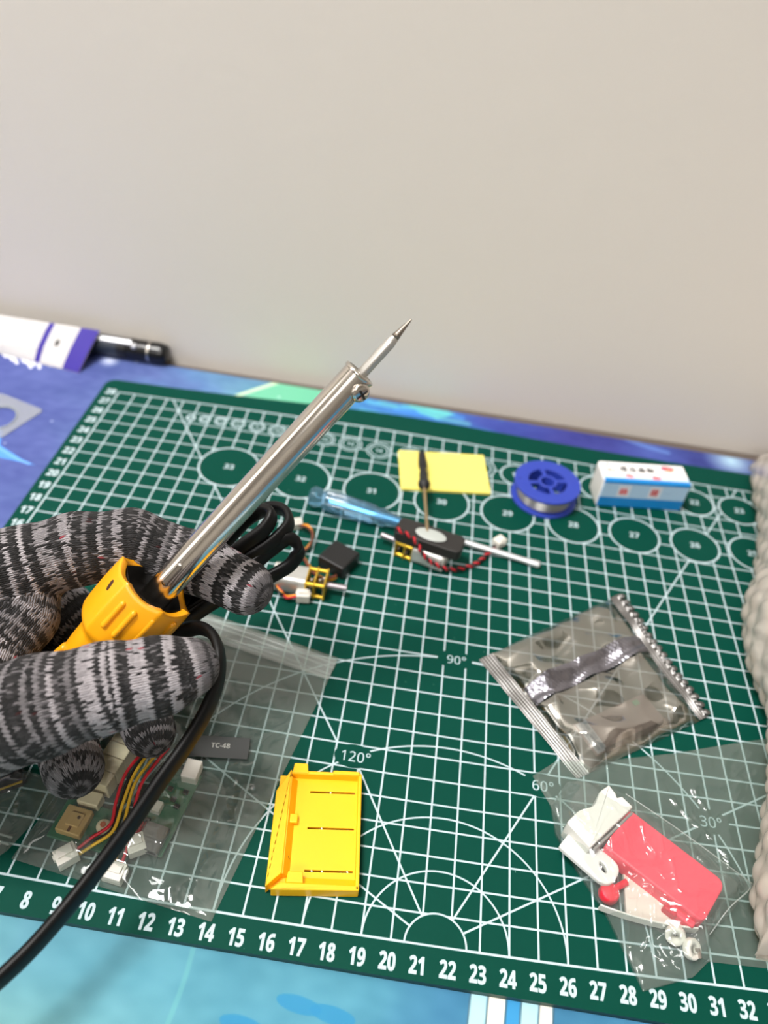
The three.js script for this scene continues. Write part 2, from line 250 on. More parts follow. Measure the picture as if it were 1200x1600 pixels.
  const cen = vert(21, 14, -0.3, sides[0]); for (let i = 0; i < rim.length; i++) idx[2].push(cen, dn[(i + 1) % rim.length], dn[i]);
  const geo = new THREE.BufferGeometry(); geo.setAttribute('position', new THREE.Float32BufferAttribute(pos, 3)); geo.setAttribute('uv', new THREE.Float32BufferAttribute(uv, 2)); geo.setIndex(idx.flat());
  let o = 0; idx.forEach((a, k) => { geo.addGroup(o, a.length, k); o += a.length; }); geo.computeVertexNormals();
  const grain = fineNoise.clone(); grain.repeat.set(30, 40); grain.needsUpdate = true;
  const mats = [...sides.map((s) => std({ map: ctex(s.c), roughness: 0.55, specularIntensity: 0.18, bumpMap: grain, bumpScale: 0.00003 })), std({ color: '#0b4438', roughness: 0.6 })];
  const m = part('cutting_mat', geo, mats, scene); tag(m, 'dark green cutting mat printed with a white centimetre grid, angles and numbers', 'cutting mat');
}
// ---------------------------------------------------------------- soldering iron, held up in the hand
const IRON_A = at(251, 924, 0.268), IRON_B = at(562, 583, 0.2505);
{
  const y = IRON_B.clone().sub(IRON_A), LEN = y.length() / CM; y.normalize();
  const toCam = camera.position.clone().sub(IRON_A), z = toCam.addScaledVector(y, -toCam.dot(y)).normalize(), x = y.clone().cross(z);
  const t = thing('soldering_iron', 'soldering iron with yellow handle, chrome barrel, pointed tip and black cord, held in the glove', 'soldering iron', IRON_A);
  t.quaternion.setFromRotationMatrix(new THREE.Matrix4().makeBasis(x, y, z)); t.updateMatrixWorld(true);
  // handle: a flared six-sided hood that steps down to a neck and a long grip
  const yel = std({ color: '#f7a60c', roughness: 0.36, clearcoat: 0.25, clearcoatRoughness: 0.3 });
  const OX = -0.24;                                              // the barrel sits off the middle of the hood
  const prof = [[0.0, 1.18, 1], [0.02, 1.36, 1], [0.05, 1.43, 1], [-0.12, 1.45, 1], [-0.5, 1.46, 1], [-1.0, 1.46, 1], [-1.6, 1.44, 1], [-2.0, 1.41, .9], [-2.16, 1.36, .8], [-2.3, 1.2, .6], [-2.42, 1.08, .4], [-2.6, 1.02, .3], [-3.3, 0.99, .3], [-3.62, 0.96, .2], [-3.75, 0.86, .1], [-4.0, 0.8, 0], [-7.5, 0.72, 0], [-7.7, 0.6, 0], [-7.75, 0.01, 0]];
  const NA = 96, hp = [], hi = [];
  const facet = (a, k) => { const s = Math.PI / 3, b = ((a + Math.PI / 6) % s + s) % s - s / 2; return 1 + k * (Math.cos(s / 2) / Math.cos(b) - 1) * 0.7 - k * 0.0; };
  prof.forEach(([yy, r, k], i) => { for (let j = 0; j < NA; j++) { const a = j / NA * Math.PI * 2, f = facet(a, k); const lip = yy > -0.2 ? 0.1 * (facet(a, 1) - 0.94) / 0.06 : 0; hp.push((OX + r * f * 1.04 * Math.sin(a)) * CM, (yy + lip - 0.06) * CM, r * f * 1.04 * Math.cos(a) * CM); } });
  // the inside of the hood
  const inner = [[0.0, 1.18], [-0.12, 1.14], [-0.75, 1.06]];
  const outerN = prof.length;
  const all = [...inner.slice(1).reverse()]; const ip = [];
  all.forEach(([yy, r]) => { for (let j = 0; j < NA; j++) { const a = j / NA * Math.PI * 2, f = facet(a, 1); ip.push((OX + r * f * 1.04 * Math.sin(a)) * CM, (yy - 0.06) * CM, r * f * 1.04 * Math.cos(a) * CM); } });
  const P = [...ip, ...hp], rows = P.length / 3 / NA; for (let i = 0; i < rows - 1; i++) for (let j = 0; j < NA; j++) { const a = i * NA + j, b = i * NA + (j + 1) % NA; hi.push(a, a + NA, b, b, a + NA, b + NA); }
  const hg = new THREE.BufferGeometry(); hg.setAttribute('position', new THREE.Float32BufferAttribute(P, 3)); hg.setIndex(hi); hg.computeVertexNormals();
  const handle = part('handle', hg, yel, t);
  const rib = (a, len, yc, r) => { const g = new THREE.CapsuleGeometry(r * CM, len * CM, 6, 12); const m = part('rib', g, yel, handle, L3(OX + 1.4 * Math.sin(a), yc, 1.4 * Math.cos(a))); m.rotation.y = a; return m; };
  rib(-0.28, 1.0, -1.05, 0.11); rib(0.06, 1.0, -1.05, 0.11); rib(0.52, 1.2, -1.0, 0.13); rib(1.2, 1.2, -1.0, 0.13);
  const sl = new THREE.CapsuleGeometry(0.12 * CM, 0.2 * CM, 6, 14); sl.scale(1, 1, 0.35); const slot = part('slot', sl, std({ color: '#3a1c04', roughness: 0.8 }), handle, L3(OX + 1.36 * Math.sin(-0.95), -0.62, 1.36 * Math.cos(-0.95)), [0, -0.95, 0.25], 'dark oval slot'); void slot;
  part('nub', box(0.42, 0.62, 0.45, 0.16, 3), yel, handle, L3(OX - 0.86, -3.9, 0.25), [0, 0, -0.12]);
  { const q = [], w = [], rw = [[0.0, 1.12], [-0.3, 1.05], [-0.6, 1.02], [-0.61, 0.4]]; rw.forEach(([yy, r]) => { for (let j = 0; j < NA; j++) { const a = j / NA * Math.PI * 2, f = facet(a, 1); q.push((OX + r * f * 1.04 * Math.sin(a)) * CM, (yy - 0.06 + (yy > 0 ? 0.1 * (facet(a, 1) - 0.94) / 0.06 - 0.05 : 0)) * CM, r * f * 1.04 * Math.cos(a) * CM); } }); for (let i = 0; i + 1 < rw.length; i++) for (let j = 0; j < NA; j++) { const a = i * NA + j, b = i * NA + (j + 1) % NA; w.push(a, a + NA, b, b, a + NA, b + NA); } const g = new THREE.BufferGeometry(); g.setAttribute('position', new THREE.Float32BufferAttribute(q, 3)); g.setIndex(w); g.computeVertexNormals(); part('lining', g, std({ color: '#0c0a09', roughness: 0.7 }), handle, null, null, 'black lining of the hood'); }
  part('inner_sleeve', lathe([[0.3, -0.62], [1.06, -0.62], [1.12, -0.5], [1.16, -0.18], [1.19, -0.18], [1.19, -0.78], [0.3, -0.78], [0.3, -0.62]]), std({ color: '#14110f', roughness: 0.7 }), t, L3(OX, 0, 0), null, 'black disc closing the hood around the barrel');
  // barrel
  const br = 0.515;
  const barrel = part('barrel', lathe([[0.01, -0.7], [br, -0.7], [br, LEN - 0.1], [br + 0.035, LEN - 0.09], [br + 0.045, LEN - 0.03], [br + 0.03, LEN + 0.03], [br - 0.06, LEN + 0.05], [br - 0.09, LEN - 0.04], [0.24, LEN - 0.06], [0.01, LEN - 0.06]], 72), M.chrome, t);
  part('stamped_slot', (() => { const g = new THREE.CapsuleGeometry(0.13 * CM, 0.75 * CM, 4, 14); g.scale(1, 1, 0.3); return g; })(), std({ color: '#a39d94', metalness: 1, roughness: 0.25 }), barrel, L3(-0.08, 0.95, br - 0.02));
  part('rivet_hole', new THREE.SphereGeometry(0.055 * CM, 12, 8), M.blackMatte, barrel, L3(0.0, 0.55, br - 0.01));
  part('collar_hole', (() => { const g = new THREE.SphereGeometry(0.12 * CM, 16, 10); g.scale(0.4, 1, 1); return g; })(), std({ color: '#2a2622', roughness: 0.7 }), barrel, L3(br - 0.01, LEN - 0.22, -0.16));
  const sc = part('screw', lathe([[0.01, 0.1], [0.2, 0.09], [0.3, 0.04], [0.33, -0.02], [0.33, -0.1], [0.3, -0.14], [0.18, -0.14], [0.18, -0.4], [0.01, -0.4]].reverse(), 36), M.chrome, t, L3(br * 0.78 + 0.06, LEN - 0.42, br * 0.62 + 0.06), [Math.PI / 2 - 0.0, 0, 0]);
  sc.rotation.set(Math.PI / 2, 0, -0.85, 'ZYX'); sc.quaternion.setFromUnitVectors(new THREE.Vector3(0, 1, 0), new THREE.Vector3(0.66, 0.05, 0.75).normalize());
  for (const a of [0.4, 0.4 + Math.PI / 2]) part('cross_slot', box(0.42, 0.06, 0.085, 0.02), M.blackMatte, sc, L3(0, 0.085, 0), [0, a, 0]);
  // tip
  const TL = 2.42;
  const tipMat = std({ color: '#c9c6c0', metalness: 0.85, roughness: 0.38 });
  part('tip', lathe([[0.01, 0], [0.185, 0], [0.185, 1.42], [0.17, 1.5], [0.125, 1.72], [0.01, 1.74]], 32), tipMat, t, L3(0.06, LEN - 0.08, 0));
  part('tip_point', lathe([[0.01, 1.66], [0.14, 1.66], [0.12, 1.78], [0.075, 2.1], [0.03, TL - 0.02], [0.012, TL], [0.001, TL]], 28), std({ color: '#8f857a', metalness: 0.9, roughness: 0.34 }), t, L3(0.06, LEN - 0.08, 0), null, 'darker pointed end');
  // cord: from the grip, folded to and fro beside the finger, then down and out at the left
  const c = [
    at(60, 1130, 0.278), at(110, 1095, 0.292), at(190, 1035, 0.300), at(270, 985, 0.297), at(345, 935, 0.300), at(425, 900, 0.304), at(456, 880, 0.305), at(466, 858, 0.303), at(452, 842, 0.300), at(425, 858, 0.299), at(385, 893, 0.297), at(320, 945, 0.300), at(250, 975, 0.306), at(235, 955, 0.313), at(270, 915, 0.314), at(330, 862, 0.314), at(385, 812, 0.312), at(422, 794, 0.309), at(446, 799, 0.305), at(452, 818, 0.301), at(432, 842, 0.297), at(390, 872, 0.2965), at(320, 925, 0.303), at(262, 960, 0.3105), at(250, 945, 0.3175), at(290, 905, 0.318), at(345, 853, 0.310), at(384, 812, 0.302), at(408, 798, 0.298), at(425, 804, 0.294), at(416, 824, 0.2925), at(376, 856, 0.2935), at(320, 905, 0.302), at(262, 962, 0.2995), at(255, 985, 0.292), at(285, 985, 0.281), at(312, 981, 0.272), at(332, 992, 0.266), at(343, 1020, 0.2605), at(341, 1060, 0.256), at(325, 1105, 0.252), at(295, 1158, 0.248), at(250, 1222, 0.243), at(200, 1295, 0.238), at(150, 1362, 0.233), at(100, 1425, 0.227), at(50, 1482, 0.2215), at(0, 1530, 0.216), at(-70, 1588, 0.212), V(5.6, -6.6, 1.9), V(2.5, -9, 0.85), V(-2, -12, 0.24), V(-9, -14.5, 0.1), V(-16, -16.6, 0.1), V(-23, -18.2, 0.1)];
  const cordMat = std({ color: '#0a0909', roughness: 0.45, specularIntensity: 0.5, bumpMap: fineNoise, bumpScale: 0.00005 });
  worldPart('cord', sweep(c, 0.0066, 0.0035, new THREE.Vector3(-0.25, 1, 0.1).normalize(), 700, 20), cordMat, t);
}

// ---------------------------------------------------------------- the gloved hand
{
  const J = (u, v, d, r) => ({ p: at(u, v, d), r: r / 1000 });
  const chains = {
    thumb: [J(-230, 1150, .262, 19), J(-60, 1142, .24, 17.5), J(60, 1104, .236, 15.2), J(165, 1074, .238, 13.2), J(250, 1056, .2425, 11.9), J(296, 1043, .2465, 9.4)],
    index: [J(-60, 905, .27, 16), J(40, 882, .277, 13.4), J(120, 858, .281, 12.8), J(205, 850, .284, 12.4), J(310, 880, .289, 11), J(384, 918, .2815, 10)],
    middle: [J(-60, 960, .298, 14), J(90, 962, .313, 14), J(190, 1035, .308, 12), J(234, 1143, .286, 9.4)],
    ring: [J(-80, 1030, .295, 12.5), J(20, 1055, .290, 11.3), J(88, 1110, .288, 11), J(115, 1200, .268, 10.2)],
    little: [J(-110, 1090, .265, 11), J(-80, 1120, .272, 10), J(-65, 1160, .258, 9), J(-80, 1190, .242, 8.6)],
    palm: [J(-300, 1015, .252, 22), J(-150, 1000, .276, 19), J(-60, 905, .27, 16)],
    heel: [J(-300, 1040, .252, 22), J(-170, 1080, .276, 20), J(-90, 1060, .284, 14)],
    web: [J(48, 912, .281, 10.5), J(38, 965, .275, 11), J(-20, 1030, .262, 13), J(-60, 1120, .248, 15)],
    wrist: [J(-620, 1110, .19, 27), J(-460, 1065, .222, 25), J(-300, 1030, .252, 23), J(-120, 1080, .276, 19)],
  };
  const bones = []; let group = 0;
  for (const [name, js] of Object.entries(chains)) {
    let off = group * 0.0173, ref = new THREE.Vector3(0.3, 1, 0.2).normalize();
    for (let i = 0; i + 1 < js.length; i++) {
      const a = js[i], b = js[i + 1], ax = b.p.clone().sub(a.p), len = ax.length(); ax.normalize();
      ref = ref.clone().addScaledVector(ax, -ref.dot(ax)).normalize();
      bones.push({ name, a: a.p, b: b.p, ra: a.r, rb: b.r, ax, len, off, e1: ref.clone(), e2: ax.clone().cross(ref), group }); off += len;
    }
    group++;
  }
  const dist = (B, x, y, z) => { const px = x - B.a.x, py = y - B.a.y, pz = z - B.a.z; let s = (px * B.ax.x + py * B.ax.y + pz * B.ax.z) / B.len; s = s < 0 ? 0 : s > 1 ? 1 : s; const L = s * B.len, dx = px - B.ax.x * L, dy = py - B.ax.y * L, dz = pz - B.ax.z * L; return Math.sqrt(dx * dx + dy * dy + dz * dz) - (B.ra + (B.rb - B.ra) * s); };
  const K = 0.0035;
  const field = (x, y, z) => { let d = 1; const g = {}; for (const B of bones) { const v = dist(B, x, y, z); if (v < d + 0.02) { const h = Math.max(K - Math.abs(d - v), 0) / K; d = Math.min(d, v) - h * h * K * 0.25; } } return d; };
  const bb = new THREE.Box3(); for (const B of bones) { bb.expandByPoint(B.a); bb.expandByPoint(B.b); } bb.expandByScalar(0.035);
  const size = bb.getSize(new THREE.Vector3()), ctr = bb.getCenter(new THREE.Vector3()), half = Math.max(size.x, size.y, size.z) / 2, N = Math.min(150, Math.ceil(half * 2 / 0.0018));
  const mc = new MarchingCubes(N, std({}), false, false, 400000); mc.isolation = 0;
  for (let k = 0; k < N; k++) for (let j = 0; j < N; j++) for (let i = 0; i < N; i++) { const x = ctr.x + (i - N / 2) / (N / 2) * half, y = ctr.y + (j - N / 2) / (N / 2) * half, z = ctr.z + (k - N / 2) / (N / 2) * half; mc.field[i + j * N + k * N * N] = (y < bb.min.y || y > bb.max.y || z < bb.min.z || z > bb.max.z || x < bb.min.x || x > bb.max.x) ? -0.05 : -field(x, y, z); }
  mc.update();
  const n = mc.count, src = mc.positionArray, pos = new Float32Array(n * 3), nor = new Float32Array(n * 3), uv = new Float32Array(n * 2), e = 0.0006;
  for (let i = 0; i < n; i++) {
    const x = ctr.x + src[i * 3] * half, y = ctr.y + src[i * 3 + 1] * half, z = ctr.z + src[i * 3 + 2] * half; pos.set([x, y, z], i * 3);
    const g = new THREE.Vector3(field(x + e, y, z) - field(x - e, y, z), field(x, y + e, z) - field(x, y - e, z), field(x, y, z + e) - field(x, y, z - e)).normalize(); nor.set([g.x, g.y, g.z], i * 3);
  }
  const RAD = 0.0115;
  for (let f = 0; f < n; f += 3) {
    const q = [0, 1, 2].map((k) => new THREE.Vector3(pos[(f + k) * 3], pos[(f + k) * 3 + 1], pos[(f + k) * 3 + 2])), c = q[0].clone().add(q[1]).add(q[2]).divideScalar(3);
    let B = bones[0], best = 1; for (const b of bones) { const d = dist(b, c.x, c.y, c.z); if (d < best) { best = d; B = b; } }
    const ang = (p) => { const v = p.clone().sub(B.a); return Math.atan2(v.dot(B.e2), v.dot(B.e1)); }, a0 = ang(c);
    q.forEach((p, k) => { let a = ang(p); if (a - a0 > Math.PI) a -= 2 * Math.PI; if (a0 - a > Math.PI) a += 2 * Math.PI; let u = p.clone().sub(B.a).dot(B.ax); const over = u - B.len; if (over > 0) { const rr = p.clone().sub(B.b); rr.addScaledVector(B.ax, -rr.dot(B.ax)); u = B.len + B.rb * Math.atan2(over, rr.length() + 1e-6); } uv[(f + k) * 2] = (B.off + u) / 0.128; uv[(f + k) * 2 + 1] = a * Math.max(B.ra + B.rb, 0.02) / 2 / 0.064 + B.group * 0.13; });
  }
  void RAD;
  const geo = new THREE.BufferGeometry(); geo.setAttribute('position', new THREE.BufferAttribute(pos, 3)); geo.setAttribute('normal', new THREE.BufferAttribute(nor, 3)); geo.setAttribute('uv', new THREE.BufferAttribute(uv, 2));
  // melange knit: courses of dark, grey and light yarn made of slanted stitches
  const W = 2048, H = 1024, NC = 76, NW = 42, R = rng(77), tone = []; let last = 0;
  for (let i = 0; i < NC;) { const run = 1 + Math.floor(R() * 2.7); const v = last < 0.3 ? 0.55 + 0.4 * R() : 0.02 + 0.12 * R(); for (let k = 0; k < run && i < NC; k++) tone[i++] = clamp(v + (R() - 0.5) * 0.16, 0.02, 1); last = v; }
  const jit = Array.from({ length: NC * NW * 2 }, () => R()), hue = Array.from({ length: NC * NW * 2 }, () => R());
  const cell = (x, y) => {
    const s0 = x / W * NC, t0 = y / H * NW, wob = 0.12 * n2(x / 60, y / 60), bi = Math.floor(t0), leg = (t0 - bi) < 0.5 ? 0 : 1, tt = ((t0 - bi) * 2) % 1;
    const sl = s0 + (leg ? 1 - tt : tt) * 0.55 + wob, ci = ((Math.floor(sl) % NC) + NC) % NC, ss = sl - Math.floor(sl);
    const dt = Math.abs(tt - 0.5) * 2, ds = Math.abs(ss - 0.5) * 2, h = Math.sqrt(Math.max(0, 1 - dt * dt * 0.95)) * Math.sqrt(Math.max(0, 1 - ds ** 4 * 0.92));
    const id = (ci * NW + (bi % NW)) * 2 + leg; let v = tone[ci]; if (jit[id] < 0.13) v = v < 0.3 ? 0.62 : 0.12; v = clamp(v + (jit[id] - 0.5) * 0.22, 0.02, 1);
    return { h, v, id };
  };
  const knit = dataTex(W, H, (x, y) => { const { v, id } = cell(x, y), f = 0.5 + 0.5 * n2(x / 3.1, y / 3.1), k = clamp(v * (0.8 + 0.4 * f) + 0.05 * (f - 0.5)); const b = 20 + k * 178; const red = hue[id] < 0.006; return red ? [b * 0.75 + 30, b * 0.35, b * 0.42] : [b, b * 0.965, b * 0.985]; }, true);
  const relief = dataTex(W, H, (x, y) => { const { h } = cell(x, y), v = clamp(h * 0.85 + 0.15 * (0.5 + 0.5 * n2(x / 2.5, y / 2.5))) * 255; return [v, v, v]; });
  const t = thing('person', 'hand in a grey and black knitted glove gripping the yellow handle', 'person', at(-60, 1050, 0.27));
  worldPart('glove', geo, std({ map: knit, bumpMap: relief, bumpScale: 0.0011, roughness: 0.95, sheen: 0.2, sheenRoughness: 0.6 }), t);
  const sp = new THREE.CatmullRomCurve3([at(-500, 1078, .217), at(-600, 1105, .196), V(-8, -7, 12.5), V(-19, -14, 14)]), sg = new THREE.TubeGeometry(sp, 60, 0.036, 32), SP = sg.attributes.position;
  for (let i = 0; i <= 60; i++) { const c = sp.getPointAt(i / 60); for (let j = 0; j <= 32; j++) { const k = i * 33 + j, f = (i < 2 ? 0.9 : 0.94 + 0.2 * i / 60) * (1 + 0.05 * n2(i / 7, Math.cos(j / 32 * 6.2832)) ); SP.setXYZ(k, c.x + (SP.getX(k) - c.x) * f, c.y + (SP.getY(k) - c.y) * f, c.z + (SP.getZ(k) - c.z) * f); } }
  sg.computeVertexNormals(); worldPart('sleeve', sg, std({ color: '#2a2c33', roughness: 0.9 }), t, 'dark sleeve');
}
// ---------------------------------------------------------------- tools and parts on the cutting mat
const turnOf = (x0, y0, x1, y1) => Math.atan2(y1 - y0, x1 - x0);   // turn that lays local +x from one mat point to another
const connectorGeo = (w, h, d) => mergeGeometries([box(w, h, d, 0.03), box(w * 0.72, h * 0.3, d * 0.5, 0.02).translate(0, h * 0.52 * CM, -d * 0.1 * CM), box(0.06, h * 0.5, d * 0.3, 0.01).translate(-w * 0.53 * CM, 0, -d * 0.2 * CM), box(0.06, h * 0.5, d * 0.3, 0.01).translate(w * 0.53 * CM, 0, -d * 0.2 * CM)]);
{ // yellow paper slips
  const t = thing('paper_pad', 'thin pad of plain yellow paper slips under the black mini screwdriver', 'paper pad', V(20.2, 24.95), turnOf(17.85, 23.0, 22.86, 23.75));
  const yp = std({ color: '#f6e673', roughness: 0.8 });
  const R = rng(3); for (let i = 0; i < 3; i++) part('slip', box(5.02 + (R() - .5) * .02, 0.055, 3.36, 0.01, 1), yp, t, L3((R() - .5) * .04, 0.03 + i * 0.058, (R() - .5) * .04));
}
{ // solder spool
  const t = thing('solder_spool', 'blue plastic spool wound with shiny solder wire', 'spool', V(25.9, 24.2), 0.25);
  const blue = std({ color: '#2a3fa6', roughness: 0.45 });
  const flange = () => { const s = new THREE.Shape(); s.absarc(0, 0, 1.84 * CM, 0, Math.PI * 2); const c = new THREE.Path(); c.absarc(0, 0, 0.36 * CM, 0, Math.PI * 2, true); s.holes.push(c);
    for (let i = 0; i < 4; i++) { const a = i * Math.PI / 2 + 0.13, b = (i + 1) * Math.PI / 2 - 0.13, h = new THREE.Path(); const r0 = 0.54 * CM, r1 = 1.06 * CM; h.absarc(0, 0, r1, a, b); h.absarc(0, 0, r0, b - 0.06, a + 0.06, true); h.closePath(); s.holes.push(h); } return s; };
  part('lower_flange', flat(flange(), 0.16, 0.04, 40), blue, t); part('upper_flange', flat(flange(), 0.16, 0.04, 40), blue, t, L3(0, 1.0, 0));
  part('hub', lathe([[0.36, 0.14], [0.5, 0.14], [0.5, 1.02], [0.36, 1.02], [0.36, 0.14]]), blue, t);
  part('core', lathe([[1.08, 0.14], [1.2, 0.14], [1.2, 1.02], [1.08, 1.02], [1.08, 0.14]]), blue, t);
  const w = []; const turns = 11; for (let i = 0; i <= turns * 40; i++) { const a = i / 40 * Math.PI * 2; w.push(L3(1.5 * Math.cos(a), 0.2 + 0.76 * i / (turns * 40), 1.5 * Math.sin(a))); }
  const sol = std({ color: '#c9c6bf', metalness: 1, roughness: 0.3 }); part('solder_core', lathe([[1.2, 0.16], [1.5, 0.16], [1.5, 1.0], [1.2, 1.0]]), sol, t);
  part('solder_wire', new THREE.TubeGeometry(new THREE.CatmullRomCurve3(w), turns * 48, 0.045 * CM, 6), sol, t);
  part('rim_mark', box(0.3, 0.02, 0.06, 0.01, 1), std({ color: '#1c2a80' }), t, L3(-1.55, 1.165, -0.3), [0, 0.4, 0]);
}
{ // small white and blue carton
  const t = thing('carton', 'small white and blue carton with red and black print beside the blue spool', 'box', V(31.15, 25.25), turnOf(28.77, 24.06, 33.65, 24.73));
  const W = 4.92, D = 1.7, H = 1.95, S = 256;
  const paint = (w, h, f) => { const c = canvas(w, h), g = c.getContext('2d'); f(g, w, h); return std({ map: ctex(c), roughness: 0.42 }); };
  const glyph = (g, x, y, s, col, seed) => { const R = rng(seed); g.strokeStyle = col; g.lineWidth = s * 0.13; const n = 5; for (let i = 0; i < n; i++) { const h = R() < 0.55; g.beginPath(); if (h) { const yy = y - s / 2 + s * (0.1 + 0.8 * i / (n - 1)); g.moveTo(x - s * 0.42, yy); g.lineTo(x + s * 0.42, yy); } else { const xx = x - s / 2 + s * (0.15 + 0.7 * R()); g.moveTo(xx, y - s * 0.45); g.lineTo(xx + s * 0.06, y + s * 0.45); } g.stroke(); } g.strokeRect(x - s * 0.34, y - s * 0.1, s * 0.6, s * 0.46); };
  const top = paint(1024, 356, (g, w, h) => {
    g.fillStyle = '#f6f4f4'; g.fillRect(0, 0, w, h); g.fillStyle = '#cfe0f6'; g.fillRect(0, h * 0.66, w, h * 0.34); g.fillStyle = '#1583cc'; g.fillRect(0, h * 0.88, w, h * 0.12);
    for (let i = 0; i < 4; i++) glyph(g, 270 + i * 108, 130, 104, '#3a3733', 40 + i);
    glyph(g, 300, 262, 84, '#e8736e', 60); glyph(g, 345, 268, 48, '#e8736e', 61); glyph(g, 620, 266, 84, '#e26262', 62); glyph(g, 665, 274, 48, '#e26262', 63);
    for (const [x, y, rx, ry, c] of [[800, 78, 66, 40, '#d4525e'], [856, 80, 40, 30, '#c9546a'], [812, 116, 56, 26, '#ee9a7a'], [760, 92, 26, 20, '#a9487c'], [888, 92, 16, 10, '#b9c060']]) { g.fillStyle = c; g.beginPath(); g.ellipse(x, y, rx, ry, 0.2, 0, 7); g.fill(); }
    g.fillStyle = '#e9886f'; g.fillRect(60, 150, 66, 34); g.fillStyle = '#f0a08a'; g.fillRect(130, 160, 36, 34); g.strokeStyle = '#4a4550'; g.lineWidth = 9; g.beginPath(); g.moveTo(92, 44); g.lineTo(78, 82); g.lineTo(112, 82); g.closePath(); g.stroke(); g.strokeStyle = '#dfae58'; g.lineWidth = 7; g.beginPath(); g.moveTo(62, 92); g.lineTo(56, 140); g.stroke();
  });
  const front = paint(1024, 400, (g, w, h) => { g.fillStyle = '#aecbe6'; g.fillRect(0, 0, w, h); g.fillStyle = '#1583cc'; g.fillRect(0, 0, w, h * 0.1); g.fillRect(0, h * 0.62, w, h * 0.38);
    g.fillStyle = '#d9dbe6'; g.fillRect(190, 60, 150, 170); g.fillRect(560, 60, 150, 170); glyph(g, 265, 145, 110, '#dc5f62', 71); glyph(g, 632, 145, 104, '#c8403f', 72); g.strokeStyle = '#8fb0d0'; g.lineWidth = 5; g.beginPath(); g.moveTo(740, 140); g.lineTo(840, 146); g.stroke(); });
  const side = paint(S, S, (g, w, h) => { g.fillStyle = '#f1efee'; g.fillRect(0, 0, w, h); g.strokeStyle = '#d6d2d0'; g.lineWidth = 3; g.beginPath(); g.moveTo(0, h * 0.45); g.lineTo(w * 0.5, h * 0.55); g.lineTo(w, h * 0.45); g.stroke(); });
  const g = new RoundedBoxGeometry(W * CM, H * CM, D * CM, 3, 0.12 * CM);
  part('sleeve', g, [side, side, top, side, front, front], t, L3(0, H / 2, 0));
  part('end_flap', box(0.03, H * 0.86, D * 0.84, 0.01, 1), M.whitePlastic, t, L3(-W / 2 - 0.01, H / 2, 0)); part('end_flap', box(0.03, H * 0.86, D * 0.84, 0.01, 1), M.whitePlastic, t, L3(W / 2 + 0.01, H / 2, 0));
}
{ // speaker resting on the blue screwdriver and the gear motor
  const t = thing('speaker', 'oblong black speaker with a grey oval cone and twisted red and black lead', 'speaker', V(19.74, 18.05, 1.02), turnOf(17.98, 17.92, 21.1, 17.15));
  const s = roundShape([[-1.72, -0.62], [1.72, -0.62], [1.72, 0.62], [-1.72, 0.62]], 0.34);
  part('housing', flat(s, 0.6, 0.05, 10), std({ color: '#221f1d', roughness: 0.55 }), t);
  const dome = new THREE.SphereGeometry(1, 40, 16, 0, Math.PI * 2, 0, Math.PI / 2); dome.scale(0.82 * CM, 0.09 * CM, 0.42 * CM);
  part('cone', dome, std({ color: '#aeb3ae', roughness: 0.4 }), t, L3(0.05, 0.585, 0));
  const rr = new THREE.TorusGeometry(0.83 * CM, 0.035 * CM, 8, 48); rr.rotateX(Math.PI / 2); rr.scale(1, 1, 0.52); part('surround', rr, M.blackPlastic, t, L3(0.05, 0.6, 0));
  const path = new THREE.CatmullRomCurve3([[18.0, 18.05, 1.72], [18.35, 17.85, 1.72], [18.76, 17.66, 1.7], [19.1, 17.4, 1.62], [19.42, 17.12, 1.3], [19.9, 16.98, 0.85], [20.5, 17.1, 0.45], [21.1, 17.28, 0.22], [21.6, 17.5, 0.18], [22.3, 18.0, 0.18], [22.8, 18.7, 0.2], [23.2, 19.35, 0.26]].map((p) => V(...p)));
  const N = 260, fr = path.computeFrenetFrames(N), pts = path.getSpacedPoints(N);
  for (const [k, m, lab] of [[0, M.wireRed, 'red wire'], [1, M.wireBlack, 'black wire']]) { const q = pts.map((p, i) => { const a = i / N * Math.PI * 2 * 15 + k * Math.PI; return p.clone().addScaledVector(fr.normals[i], 0.058 * CM * Math.cos(a)).addScaledVector(fr.binormals[i], 0.058 * CM * Math.sin(a)); }); worldPart('lead', new THREE.TubeGeometry(new THREE.CatmullRomCurve3(q), 520, 0.06 * CM, 8), m, t, lab); }
  const c = connectorGeo(0.5, 0.42, 0.62); c.rotateY(-0.75); c.translate(...V(23.42, 19.72, 0.27).toArray()); worldPart('connector', c, M.connector, t);
}
